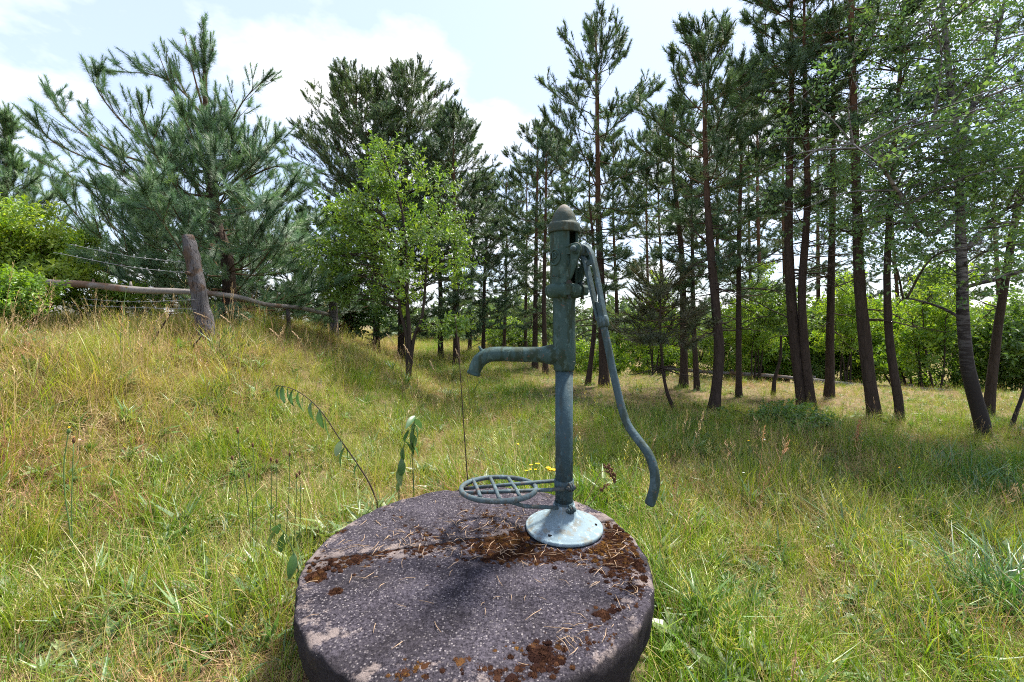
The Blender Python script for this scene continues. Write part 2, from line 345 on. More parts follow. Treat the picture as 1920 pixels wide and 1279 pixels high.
# ------------------------------------------------------------------ ground
xs = np.concatenate([-np.geomspace(400, 9.2, 40), np.linspace(-9, 11, 161), np.geomspace(11.3, 400, 40)])
ys = np.concatenate([np.linspace(-30, -2.2, 12), np.linspace(-2, 16, 145), np.geomspace(16.5, 700, 44)])
GX, GY = np.meshgrid(xs, ys); GZ = gz(GX, GY)
nzb = np.array([[n3(x * 2.1, y * 2.1) * 0.03 + n3(x * 6, y * 6, 3) * 0.012 if abs(x) < 10 and y < 14 else 0 for x in xs] for y in ys])
nzb *= sstep(0.62, 0.9, np.hypot(GX + 0.112, GY - 1.476))
gv = np.stack([GX, GY, GZ + nzb], -1).reshape(-1, 3); nx = len(xs)
gf = [(j * nx + i, j * nx + i + 1, (j + 1) * nx + i + 1, (j + 1) * nx + i) for j in range(len(ys) - 1) for i in range(nx - 1)]
g = MB(); g.add(gv, gf); tag(g.build('ground', M['soil']), 'uneven sandy meadow ground rising to a bank by the fence', kind='structure')

# ------------------------------------------------------------------ instancing of leaf-sized pieces (one object each crown or sward)
def src(name, mb, mat):
    return bpy.data.objects.new(name, mb.mesh(name, mat, smooth=False))        # not linked: only its shape is used
def inst_tree(name, sources):
    t = bpy.data.node_groups.new(name, 'GeometryNodeTree')
    t.interface.new_socket('Geometry', in_out='INPUT', socket_type='NodeSocketGeometry'); t.interface.new_socket('Geometry', in_out='OUTPUT', socket_type='NodeSocketGeometry')
    gi = t.nodes.new('NodeGroupInput'); go = t.nodes.new('NodeGroupOutput'); ip = t.nodes.new('GeometryNodeInstanceOnPoints')
    jn = t.nodes.new('GeometryNodeJoinGeometry')
    for s in sources:
        oi = t.nodes.new('GeometryNodeObjectInfo'); oi.inputs[0].default_value = s
        gtoi = t.nodes.new('GeometryNodeGeometryToInstance'); t.links.new(oi.outputs['Geometry'], gtoi.inputs[0]); t.links.new(gtoi.outputs[0], jn.inputs[0])
    t.links.new(gi.outputs[0], ip.inputs['Points']); t.links.new(jn.outputs[0], ip.inputs['Instance']); ip.inputs['Pick Instance'].default_value = True
    def at(nm, ty):
        q = t.nodes.new('GeometryNodeInputNamedAttribute'); q.data_type = ty; q.inputs[0].default_value = nm; return q.outputs[0]
    t.links.new(at('vid', 'INT'), ip.inputs['Instance Index'])
    e = t.nodes.new('FunctionNodeEulerToRotation'); t.links.new(at('rot', 'FLOAT_VECTOR'), e.inputs[0]); t.links.new(e.outputs[0], ip.inputs['Rotation'])
    t.links.new(at('scl', 'FLOAT_VECTOR'), ip.inputs['Scale']); t.links.new(ip.outputs[0], go.inputs[0])
    t['n'] = len(sources); return t
def scatter(name, tree, P, rot, scl, tint, parent=None, seed=0):
    P = np.asarray(P, float); n = len(P); me = bpy.data.meshes.new(name)
    me.vertices.add(n); me.vertices.foreach_set('co', P.astype(np.float32).ravel())
    scl = np.asarray(scl, float); scl = np.repeat(scl[:, None], 3, 1) if scl.ndim == 1 else scl
    for nm, ty, arr, key in (('rot', 'FLOAT_VECTOR', rot, 'vector'), ('scl', 'FLOAT_VECTOR', scl, 'vector'), ('tint', 'FLOAT', np.clip(tint, 0, 1), 'value')):
        a = me.attributes.new(nm, ty, 'POINT'); a.data.foreach_set(key, np.asarray(arr, np.float32).ravel())
    a = me.attributes.new('vid', 'INT', 'POINT'); a.data.foreach_set('value', np.random.default_rng(seed).integers(0, tree['n'], n).astype(np.int32))
    o = link(name, me, parent); m = o.modifiers.new('pieces', 'NODES'); m.node_group = tree
    return o
def dir_rot(D):
    D = np.asarray(D, float); D = D / (np.linalg.norm(D, axis=1, keepdims=True) + 1e-9)
    return np.stack([np.zeros(len(D)), np.arccos(np.clip(D[:, 2], -1, 1)), np.arctan2(D[:, 1], D[:, 0])], 1)

def needle_shoot(seed, L, nl, count, width, mat):
    r = np.random.default_rng(seed); m = MB(); m.tube([(0, 0, 0), (0, 0, L)], [0.0045, 0.003], 4, caps=False)
    for i in range(count):
        t = (i + r.random()) / count; z = L * (0.04 + 0.96 * t); a = r.random() * 6.283; el = R(lerp(12, 58, t ** 1.5) + r.normal(0, 14)); l = nl * (0.8 + 0.35 * r.random()) * (1 - 0.25 * t)
        d = np.array((math.cos(a) * math.cos(el), math.sin(a) * math.cos(el), math.sin(el))); s = np.array((-math.sin(a), math.cos(a), 0)) * width / 2
        b = np.array((0, 0, z)); m.add([b - s, b + s, b + d * l], [(0, 1, 2)])
    return src('needle_shoot', m, mat)
T_hero = inst_tree('hero_shoots', [needle_shoot(i, 0.17, 0.075, 130, 0.0038, M['needle_blue']) for i in range(4)])
T_pine = inst_tree('pine_shoots', [needle_shoot(10 + i, 0.115, 0.058, 60, 0.0058, M['needle']) for i in range(4)])
T_dull = inst_tree('dull_shoots', [needle_shoot(20 + i, 0.18, 0.055, 42, 0.0055, M['needle_dead']) for i in range(3)])

def leaf_shape(m, base, d, up, L, wd, fold=0.25, droop=0.25):
    d = d / np.linalg.norm(d); s = np.cross(d, up); s /= np.linalg.norm(s) + 1e-9; u = np.cross(s, d)
    mid = base + d * L * 0.45; tip = base + d * L - u * L * droop
    m.add([base, mid + s * wd / 2 + u * wd * fold, mid, mid - s * wd / 2 + u * wd * fold, tip], [(0, 2, 1), (0, 3, 2), (1, 2, 4), (2, 3, 4)])
def sprig(seed, L, n, ll, lw, mat, flatness=0.7, droop=0.3):
    r = np.random.default_rng(seed); m = MB(); m.tube([(0, 0, 0), (0, 0, L)], [0.0025, 0.0012], 3, caps=False)
    for i in range(n):
        t = (i + 0.6) / n; a = i * 2.4 + r.normal(0, 0.4); el = R(lerp(10, 55, t) + r.normal(0, 15))
        d = np.array((math.cos(a) * math.cos(el), math.sin(a) * math.cos(el), math.sin(el)))
        up = r.normal(0, 1, 3) * (1 - flatness) + np.array((0, 0, 1.0)) * flatness + d * 0.01
        leaf_shape(m, np.array((0, 0, L * t)) + d * 0.012, d, up, ll * (0.7 + 0.5 * r.random()), lw * (0.7 + 0.5 * r.random()), droop=droop)
    return src('leaf_sprig', m, mat)
T_leaf = inst_tree('leaf_sprigs', [sprig(30 + i, 0.20, 9, 0.085, 0.045, M['leaf']) for i in range(4)])
T_bright = inst_tree('bright_sprigs', [sprig(40 + i, 0.18, 10, 0.075, 0.040, M['leaf_bright']) for i in range(4)])
T_birch = inst_tree('birch_sprigs', [sprig(50 + i, 0.20, 9, 0.050, 0.036, M['leaf_birch'], 0.4, 0.1) for i in range(4)])
T_far = inst_tree('far_sprigs', [sprig(60 + i, 0.5, 16, 0.26, 0.17, M['farwood'], 0.3) for i in range(4)])

# ------------------------------------------------------------------ trees
def pline(px, Y, dY=0.0):
    """trunk line from traced pixels; dY leans it in depth over its length"""
    n = len(px); return [W(a, b, Y + dY * i / max(1, n - 1)) for i, (a, b) in enumerate(px)]
def at_line(pts, z):
    zs = [p[2] for p in pts]; return np.array([np.interp(z, zs, [p[k] for p in pts]) for k in range(3)])
def rot_h(d, a):
    c, s = math.cos(a), math.sin(a); return np.array((d[0] * c - d[1] * s, d[0] * s + d[1] * c, d[2]))

def grow_branch(p0, az, el, L, upturn, r, n=6, jit=0.10):
    P = [np.array(p0, float)]; 
    for i in range(n):
        el += upturn / n + r.normal(0, jit); az += r.normal(0, jit)
        P.append(P[-1] + np.array((math.cos(az) * math.cos(el), math.sin(az) * math.cos(el), math.sin(el))) * L / n)
    return P
def dress(P, L, r, bm, sh, f0=0.35, gap=0.15, side=0.42, shoot_gap=0.085, up=0.45, br=0.009, tips=4, thin=1.0):
    """a branch P gets side twigs and needle shoots"""
    n = len(P); bm.tube(P, np.linspace(br * (0.5 + 0.6 * L), 0.003, n), 5, caps=False)
    cum = np.linspace(0, 1, n)
    def at(f): return np.array([np.interp(f, cum, [p[k] for p in P]) for k in range(3)])
    k = 0; f = f0
    while f < 0.98:
        T = at(min(1, f + 0.05)) - at(max(0, f - 0.05)); T /= np.linalg.norm(T) + 1e-9
        sgn = 1 if k % 2 else -1; k += 1
        d = rot_h(T, sgn * R(48 + r.normal(0, 14))); d[2] += 0.15 + r.normal(0, 0.28); d /= np.linalg.norm(d)
        l = max(0.10, side * L * (1.05 - f) + 0.06) * (0.75 + 0.5 * r.random()); b = at(f)
        Q = [b, b + d * l * 0.5, b + d * l + np.array((0, 0, 0.15 * l))]; bm.tube(Q, [0.005, 0.004, 0.0025], 3, caps=False)
        s = 0.35
        while s <= 1.0:
            if r.random() < thin:
                q = b + d * l * s; e = rot_h(d, r.normal(0, 0.8)); e[2] += up * (r.random() * 1.7 - 0.2); sh.append((q + r.normal(0, 0.02, 3), e))
            s += shoot_gap / l
        for _ in range(2):
            e = rot_h(d, r.normal(0, 0.6)); e[2] += up; sh.append((Q[-1], e))
        f += gap / L * (0.8 + 0.4 * r.random())
    T = P[-1] - P[-2]; T /= np.linalg.norm(T) + 1e-9
    sh.append((P[-1], T + np.array((0, 0, up * 0.4))))
    for i in range(tips):
        e = rot_h(T, r.normal(0, 0.7)); e[2] += up * (0.3 + 0.6 * r.random()); sh.append((P[-1] - T * 0.03, e))
    s = f0
    while s < 1:
        if r.random() < thin: e = at(min(1, s + .05)) - at(s - .05) + r.normal(0, 0.02, 3); e[2] += 0.02; sh.append((at(s), e))
        s += shoot_gap / L

PROF = [(0, 0.55), (0.22, 1.0), (0.55, 0.85), (0.85, 0.42), (1, 0.12)]
def pine(label, group, line, Y, r0, crown_py, top_py, half, seed, whorl=0.36, per=5, el=(-14, 38), upturn=22, prof=PROF, dead=14, dY=0.0, tree=T_pine, thin=0.9, sc=1.0,
         name='pine_tree', extra=None, tint=(0.45, 0.22), bark='bark', keep=1.0, f0=0.35, dead_len=0.7, shoot_up=0.45, side=0.42, low=0.0, tk=0.84):
    r = np.random.default_rng(seed)
    pts = catmull(pline(line, Y, dY), 5); top = W(line[-1][0], top_py, Y + dY)
    if top[2] > pts[-1][2] + 0.05: pts = pts + [lerp(pts[-1], top, t) for t in (0.33, 0.66, 1.0)]
    base = pts[0].copy(); base[2] = gz1(base[0], base[1])
    pts = [p for p in pts if p[2] > base[2] + 0.12]; H = pts[-1][2] - base[2]
    root = thing(name, label, 'pine', base, group)
    tp = [base + np.array((0, 0, -0.15)), base + np.array((0, 0, 0.02))] + pts
    rad = []
    for p in tp:
        t = np.clip((p[2] - base[2]) / H, 0, 1); rad.append(tk * r0 * (1 - t) ** 0.75 * (1 + 0.38 * math.exp(-max(0, p[2] - base[2]) * 8)) + 0.006)
    tm = MB().tube([p - base for p in tp], rad, 12, wob=0.16, seed=seed * 1.7)
    tr = tm.build('trunk', M[bark]); tr.parent = root
    bm, db, sh = MB(), MB(), []
    zlo, zhi = W(0, crown_py, Y)[2], pts[-1][2]
    z = zlo if low <= 0 else max(base[2] + 0.9, zlo - low * (zhi - zlo))
    while z < zhi - 0.10:
        t = max(0.0, z - zlo) / (zhi - zlo); w = np.interp(t, [a for a, _ in prof], [b for _, b in prof]) * half
        k0 = r.random() * 6.28
        if extra and t > 0.70: break
        for i in range(per):
            if r.random() > keep * (0.55 if z < zlo else 1.0): continue
            az = k0 + i * 6.283 / per + r.normal(0, 0.3); L = max(0.14, w * (0.7 + 0.5 * r.random()))
            e = R(lerp(el[0], el[1], t ** 0.8) + r.normal(0, 9))
            P = grow_branch(at_line(pts, z + r.normal(0, 0.04)), az, e, L, R(upturn) * (1 - 0.6 * t), r)
            dress(P, L, r, bm, sh, thin=thin, f0=f0 if L > 0.5 else 0.1, up=shoot_up, side=side)
        z += whorl * (1.1 - 0.35 * t) * (0.85 + 0.3 * r.random())
    for i in range(5): a = r.random() * 6.28; sh.append((pts[-1] - np.array((0, 0, 0.04)), np.array((math.cos(a) * 0.35, math.sin(a) * 0.35, 1.0))))
    sh.append((pts[-1], np.array((0, 0, 1.0))))
    if extra: extra(r, pts, bm, sh)
    for i in range(dead):
        zz = lerp(base[2] + 0.9, zlo + 0.4, r.random()) if zlo > base[2] + 1.0 else zlo
        p = at_line(pts, zz); L = dead_len * (0.35 + 0.8 * r.random()); P = grow_branch(p, r.random() * 6.28, R(r.normal(2, 14)), L, R(-10), r, 5, 0.16)
        db.tube(P, np.linspace(0.010, 0.002, 6), 4, caps=False)
        for q in range(3):
            j = 2 + q; d = rot_h(P[j] - P[j - 1], r.choice((-1, 1)) * 0.8); d /= np.linalg.norm(d) + 1e-9
            db.tube([P[j], P[j] + d * L * 0.22, P[j] + d * L * 0.36 + r.normal(0, 0.02, 3)], [0.004, 0.003, 0.0015], 3, caps=False)
    for mb, nm, mt in ((bm, 'branchwork', M['branch']), (db, 'dead_branchwork', M['branch_dark'])):
        if mb.n:
            mb.v = [(a - base[0], b - base[1], c - base[2]) for a, b, c in mb.v]
            o = mb.build(nm, mt); o.parent = root; o['kind'] = 'stuff'
    S = np.array([p for p, _ in sh]) - base; D = np.array([d for _, d in sh])
    cr_ = scatter('crown', tree, S, dir_rot(D), sc * r.uniform(0.75, 1.25, len(S)), r.normal(tint[0], tint[1], len(S)), seed=seed)
    cr_.parent = root; cr_['kind'] = 'stuff'
    return root

def leafy(name, label, cat, group, stems, base_px, clusters, tree, seed, n_spr=26, spread=0.16, r0=0.03, sc=1.0, tint=(0.45, 0.25), bark='bark_dark', droop=0.0, base_xyz=None, trunk_name='trunk', line3=None):
    """broadleaf tree or shrub: stems (world polylines), leaf clusters (world centre, spread) fed by twigs from the nearest stem"""
    r = np.random.default_rng(seed)
    base = np.array(base_xyz, float); root = thing(name, label, cat, base, group)
    allp = []
    for i, (P, ra, rb) in enumerate(stems):
        Q = catmull(P, 5); m = MB().tube([p - base for p in Q], np.linspace(ra, rb, len(Q)), 9, wob=0.14, seed=seed + i)
        o = m.build(trunk_name if i == 0 else 'stem', M[bark]); o.parent = root; allp += Q[len(Q) // 4:]
    A = np.array(allp); bm = MB(); S, D = [], []
    for c, sp in clusters:
        c = np.array(c, float); q = A[:, :] - c; w_ = np.linalg.norm(q, axis=1) + 0.9 * np.maximum(0, A[:, 2] - c[2] + 0.1); j = int(np.argmin(w_)); a = A[j]
        mid = lerp(a, c, 0.5) + np.array((0, 0, 0.10 * np.linalg.norm(c - a))) + r.normal(0, 0.03, 3)
        Bz = catmull([a, mid, c], 4); dl = np.linalg.norm(c - a); bm.tube([p - base for p in Bz], np.linspace(0.004 + 0.008 * dl, 0.003, len(Bz)), 4, caps=False)
        out = (c - a) / (dl + 1e-6)
        for k in range(n_spr):
            o = r.normal(0, 1, 3); o *= sp * r.random() ** 0.4 / (np.linalg.norm(o) + 1e-9) * np.array((1, 1, 0.75)).mean(); o[2] *= 0.7
            d = o / (np.linalg.norm(o) + 1e-9) * 0.7 + out * 0.7 + np.array((0, 0, 0.25 - droop)) + r.normal(0, 0.3, 3)
            S.append(c + o - base); D.append(d)
            if k % 3 == 0: bm.tube([c - base + o * 0.1, c - base + o], [0.003, 0.0015], 3, caps=False)
    if bm.n: o = bm.build('branchwork', M[bark]); o.parent = root; o['kind'] = 'stuff'
    S, D = np.array(S), np.array(D)
    cr_ = scatter('crown', tree, S, dir_rot(D), sc * r.uniform(0.7, 1.3, len(S)), r.normal(tint[0], tint[1], len(S)), seed=seed); cr_.parent = root; cr_['kind'] = 'stuff'
    return root
def ell_clusters(c, rad, n, seed, sp=0.2, shell=0.45, flat_bottom=-1.0):
    r = np.random.default_rng(seed); out = []
    while len(out) < n:
        v = r.normal(0, 1, 3); v /= np.linalg.norm(v); v *= (shell + (1 - shell) * r.random())
        if v[2] < flat_bottom: continue
        k = 1 + 0.28 * n3(v[0] * 1.7 + seed, v[1] * 1.7, v[2] * 1.7)
        out.append((np.array(c) + v * np.array(rad) * k, sp * (0.7 + 0.6 * r.random())))
    return out

# --- the young pine behind the fence
def hero_extra(r, pts, bm, sh):
    Y = 5.8
    traced = [([(387, 225), (335, 165), (285, 140), (200, 134)], -0.2), ([(393, 290), (310, 290), (243, 243), (188, 178), (180, 140)], -0.5), ([(396, 320), (330, 320), (206, 281), (124, 222), (97, 182)], 0.1),
              ([(400, 370), (320, 356), (181, 304), (103, 268), (72, 238)], -0.6), ([(405, 420), (300, 390), (170, 350), (75, 300)], 0.3), ([(390, 270), (423, 243), (459, 186), (496, 150)], -0.4),
              ([(395, 300), (480, 300), (521, 262)], 0.2), ([(405, 370), (516, 312), (575, 345)], -0.3), ([(404, 400), (330, 345), (305, 290)], -1.1), ([(406, 420), (450, 400), (500, 380)], -1.2),
              ([(408, 440), (340, 400), (250, 390)], -1.3), ([(410, 450), (480, 470), (560, 450)], -0.9)]
    for px, dy in traced:
        P = catmull([W(a, b, Y + dy * i / (len(px) - 1)) for i, (a, b) in enumerate(px)], 5); L = sum(np.linalg.norm(P[i + 1] - P[i]) for i in range(len(P) - 1))
        dress(P, L, r, bm, sh, f0=0.25, gap=0.17, side=0.30, shoot_gap=0.15, up=0.5, br=0.011, tips=5)
    P = catmull([W(388, 240, Y), W(385, 170, Y), W(383, 110, Y), W(381, 48, Y)], 6); bm.tube(P, np.linspace(0.022, 0.005, len(P)), 6, caps=False)
    for q in P[6:]:
        for k in range(2):
            a = r.random() * 6.28; sh.append((q, np.array((0.30 * math.cos(a), 0.30 * math.sin(a), 1.0))))
    for k in range(6): a = k * 1.05; e = np.array((0.55 * math.cos(a), 0.55 * math.sin(a), 1.0)); sh.append((P[10], e)); sh.append((P[10] + e * 0.13, e + (0, 0, 0.6)))
    for px in ([(386, 200), (362, 110), (346, 42)], [(387, 215), (348, 150), (312, 75)], [(386, 190), (375, 120), (363, 60)], [(388, 230), (335, 165), (300, 85)], [(388, 240), (402, 190), (404, 150)], [(388, 240), (415, 205), (424, 178)], [(385, 130), (392, 95), (400, 65)]):
        P = catmull([W(a, b + 24, Y + r.normal(0, 0.12) * i) for i, (a, b) in enumerate(px)], 4); bm.tube(P, np.linspace(0.014, 0.005, len(P)), 5, caps=False)
        for f in np.linspace(0.35, 1, 5):
            q = P[int(f * (len(P) - 1))]; T = P[-1] - P[-3]; T /= np.linalg.norm(T); sh.append((q, T + r.normal(0, 0.06, 3)))
        for k in range(4):
            e = T + r.normal(0, 0.45, 3); e[2] = abs(e[2]) + 0.5; sh.append((P[int(0.68 * (len(P) - 1))], e)); sh.append((P[int(0.68 * (len(P) - 1))] + e / np.linalg.norm(e) * 0.18, e + np.array((0, 0, 0.5))))
HP = [(0, 0.95), (0.15, 1.1), (0.38, 0.85), (0.56, 0.36), (0.72, 0.12), (1, 0.04)]
pine('young bushy blue-green pine with upright shoots behind the leaning fence post', None, [(432, 610), (426, 490), (405, 413), (397, 304), (387, 222), (384, 140), (381, 90)], 5.8, 0.10, 585, 85, 1.6, 101,
     whorl=0.26, per=7, el=(-6, 48), upturn=32, prof=HP, dead=6, tree=T_hero, extra=hero_extra, tint=(0.5, 0.25), f0=0.25, shoot_up=0.55, side=0.34)
pine('pale blue-green young pine at the end of the log fence beyond the bright shrub', None, [(-10, 610), (0, 450), (12, 330), (16, 260)], 7.0, 0.09, 580, 210, 1.35, 102, whorl=0.30, per=6, el=(0, 55), upturn=35, prof=HP, dead=0, tree=T_hero, tint=(0.8, 0.2))
pine('dark low pine filling the gap behind the log rail', None, [(300, 600), (296, 500), (292, 420)], 7.6, 0.07, 620, 330, 1.9, 103, whorl=0.22, per=8, el=(-5, 50), prof=HP, dead=0, tint=(0.3, 0.2))
pine('dark bushy pine standing between the log rail and the broadleaf tree', None, [(560, 605), (562, 520), (566, 470)], 8.0, 0.07, 625, 400, 1.4, 104, whorl=0.20, per=8, el=(-5, 50), prof=HP, dead=0, tint=(0.35, 0.2))

pine('dark pine in the thicket straight behind the young blue-green pine', None, [(455, 610), (450, 520), (446, 450)], 8.2, 0.07, 625, 380, 1.8, 105, whorl=0.22, per=8, el=(-5, 50), prof=HP, dead=0, tint=(0.3, 0.2))

# --- pines of the wood: label, trunk pixels, distance (None: where the base pixel meets the ground), radius, crown start, top, half width
G1 = 'pines of the wood'
WIDE = [(0, 0.45), (0.2, 0.9), (0.5, 1.0), (0.8, 0.6), (1, 0.15)]
pines = [
    ('broad dense pine with twin-looking top behind the broadleaf tree', [(706, 625), (703, 500), (690, 300), (668, 215)], 10.5, 0.13, 560, 150, 1.85, dict(per=7, whorl=0.29, prof=WIDE, sc=1.25, tint=(0.6, 0.25))),
    ('tallest dense pine rising right behind the broadleaf tree crown', [(752, 630), (755, 450), (765, 280), (772, 210)], 11.0, 0.14, 540, 140, 1.75, dict(per=7, whorl=0.29, prof=WIDE, sc=1.25, tint=(0.6, 0.25))),
    ('narrow pine with leaning tip beside the dense pines', [(856, 672), (855, 560), (852, 400), (850, 280)], 10.0, 0.13, 480, 215, 1.0, dict(per=7, whorl=0.3, prof=WIDE, sc=1.3)),
    ('slim pine trunk half hidden behind the broadleaf tree', [(826, 660), (826, 560), (822, 450), (820, 380)], 12.0, 0.13, 520, 300, 1.0, dict(per=5, keep=0.8)),
    ('low spreading pine with flat dark boughs above the far strip of meadow', [(906, 655), (908, 540), (912, 440)], 12.5, 0.10, 640, 330, 1.15, dict(per=7, whorl=0.34, el=(-10, 25), dead=6, tint=(0.3, 0.2))),
    ('reddish straight pine behind the pump collar', [(1003, 692), (1004, 560), (1006, 400), (1008, 300)], None, 0.10, 500, 235, 0.95, dict(per=5, keep=0.8, prof=WIDE)),
    ('slender pine close beside the reddish straight pine', [(1023, 702), (1020, 580), (1022, 450), (1024, 340)], None, 0.085, 430, 255, 0.7, dict(per=5, keep=0.7)),
    ('thin pine with dull crown past the far bush', [(945, 650), (948, 560), (950, 470)], 14.0, 0.09, 520, 330, 1.2, dict(per=5, keep=0.8)),
    ('tall slender pine with open layered crown rising behind the pump lever', [(1133, 725), (1128, 560), (1122, 400), (1120, 240), (1118, 130)], None, 0.125, 430, 62, 1.1, dict(per=5, whorl=0.40, keep=0.85, el=(-8, 36), prof=[(0, .5), (.2, 1.0), (.45, .85), (.75, .75), (.9, .5), (1, .15)], dead=22, dead_len=0.9)),
    ('thin leaning trunk close behind the tall slender pine', [(1102, 722), (1112, 640), (1116, 560), (1112, 450), (1105, 380)], None, 0.065, 470, 300, 0.7, dict(per=4, keep=0.7)),
    ('bent trunk pine with reddish bark standing in open grass', [(1338, 775), (1347, 690), (1346, 620), (1333, 480), (1325, 350), (1321, 220), (1319, 140)], None, 0.098, 380, 84, 0.85, dict(per=5, whorl=0.30, el=(0, 48), upturn=30, prof=[(0, .5), (.15, .9), (.5, 1.0), (.8, .6), (1, .15)], dead=26, dead_len=0.6)),
    ('pine with thin trunk and loose crown behind the bent pine', [(1282, 725), (1282, 600), (1276, 450), (1262, 330)], None, 0.10, 470, 195, 0.85, dict(per=5, keep=0.75, dead=20)),
    ('dark slim pine second behind the bent pine', [(1307, 730), (1300, 600), (1298, 450), (1296, 360)], None, 0.065, 440, 240, 0.6, dict(per=4, keep=0.7)),
    ('dying little pine with grey drooping boughs near the lever', [(1262, 768), (1246, 715), (1239, 640), (1238, 590)], None, 0.028, 690, 530, 0.55, dict(per=5, whorl=0.2, el=(-15, 20), upturn=5, tree=T_dull, dead=14, dead_len=0.5, name='dying_pine')),
    ('straight slim pine between bent pine and forked pair', [(1385, 745), (1385, 600), (1386, 440), (1390, 300)], None, 0.062, 430, 130, 0.7, dict(per=5, keep=0.8, dead=24)),
    ('thick pine leaning left, one of a pair sharing one foot', [(1508, 765), (1492, 650), (1480, 500), (1480, 350), (1484, 180), (1484, 60)], None, 0.105, 240, -70, 0.75, dict(per=5, keep=0.85, dead=26)),
    ('thinner upright pine growing from the foot of the leaning pine', [(1522, 768), (1508, 640), (1504, 540), (1514, 380), (1511, 220), (1508, 100)], None, 0.082, 230, -60, 0.62, dict(per=5, keep=0.8, dead=22)),
    ('straight reddish pine with bare trunk behind the pair', [(1555, 745), (1557, 600), (1560, 440), (1562, 300), (1562, 180)], None, 0.085, 260, -40, 0.75, dict(per=4, keep=0.75, dead=18)),
    ('tall dark-footed pine with crooked side limb in dry grass', [(1641, 788), (1624, 660), (1611, 520), (1606, 360), (1600, 180), (1596, 40)], None, 0.098, 90, -200, 0.8, dict(per=5, keep=0.8, dead=16)),
    ('reddish pine leaning right behind the birch', [(1852, 790), (1868, 640), (1892, 480), (1918, 330), (1935, 200)], 5.0, 0.07, 200, -60, 0.7, dict(per=4, keep=0.6, dead=10)),
    ('far slim pine seen through the gap beside the bent pine', [(1215, 700), (1215, 560), (1212, 420)], 11.0, 0.07, 470, 250, 0.95, dict(per=5, keep=0.75)),
    ('far pine with dusty crown over the right-hand bushes', [(1430, 690), (1425, 540), (1420, 380)], 10.5, 0.09, 430, 110, 1.0, dict(per=5, keep=0.75)),
    ('distant young pine above the bushes beside the tall dark-footed pine', [(1600, 680), (1600, 600), (1602, 560)], 13.0, 0.06, 650, 520, 0.8, dict(per=5)),
    ('distant pale pine top beyond the bushes behind the birch', [(1735, 680), (1738, 620), (1740, 570)], 14.0, 0.06, 650, 530, 1.0, dict(per=5, tint=(0.8, 0.2))),
]
for i, (lab, px, Y, r0, cpy, tpy, half, kw) in enumerate(pines):
    Y = Y or hit(*px[0]); pine(lab, G1, px, Y, r0, cpy, tpy, half * 1.08, 200 + i, low=0.42, tk=0.59, **{'sc': 1.3, **kw})
r_ = np.random.default_rng(17)
WHERE = ["beyond the broadleaf tree's low twig", 'behind the low spreading pine', 'just past the slender pine pair behind the pump', 'right behind the tall slender pine', 'beside the dying little pine', 'directly behind the bent trunk pine', 'behind the straight slim pine', 'left of the thick leaning pine', 'behind the forked pair of pines', 'between straight reddish pine and tall dark-footed pine', 'behind the slim birch', 'left of the large forked birch', 'right of the large forked birch', 'left of the dense pines behind the second fence post']
for i, (px, Y, top) in enumerate(((880, 15, 330), (985, 16, 300), (1060, 13, 250), (1160, 12, 260), (1250, 14, 230), (1345, 12.5, 190), (1410, 14, 200), (1475, 12, 170), (1535, 13.5, 150), (1610, 12, 200), (1690, 13, 240), (1790, 12, 260), (1880, 11, 250), (640, 14, 330))):
    dx = r_.normal(0, 8); pine('distant thin pine ' + WHERE[i], 'distant pines of the wood', [(px, 690), (px + dx * 0.4, 560), (px + dx, (560 + top) / 2), (px + dx, top + 40)], Y, 0.10, 600 if i % 3 else 520, top, 1.35, 260 + i, whorl=0.42, per=5, keep=0.8, dead=8, low=0.1, tk=0.6, tint=(0.75, 0.25), sc=1.15)

# --- broadleaf trees and shrubs
def st(px, Y, ra, rb, dY=0.0): return (pline(px, Y, dY), ra, rb)
Yb = 6.3; b0 = W(765, 668, Yb); b0[2] = gz1(b0[0], b0[1])
foot = b0 + np.array((0, 0, -0.1))
stems = [([foot] + pline([(768, 640), (763, 560), (762, 470), (750, 380), (715, 290)], Yb), 0.038, 0.012), ([foot] + pline([(762, 635), (750, 580), (742, 500), (725, 420), (690, 360)], Yb, -0.2), 0.030, 0.008), ([foot] + pline([(776, 635), (792, 590), (800, 500), (805, 440), (830, 390)], Yb, 0.2), 0.030, 0.008)]
cl = ell_clusters(W(746, 450, Yb), (1.34, 1.0, 1.08), 96, 5, 0.19, 0.4) + ell_clusters(W(722, 335, Yb), (0.5, 0.5, 0.42), 18, 6, 0.16, 0.2) + ell_clusters(W(850, 615, Yb - 0.3), (0.32, 0.3, 0.10), 7, 8, 0.14, 0.2) + ell_clusters(W(650, 520, Yb - 0.2), (0.4, 0.4, 0.4), 12, 9, 0.18, 0.2)
leafy('broadleaf_tree', 'bright green broadleaf tree with several thin stems on the bank', 'tree', None, stems, None, cl, T_leaf, 300, n_spr=9, sc=0.74, tint=(0.55, 0.28), base_xyz=b0)

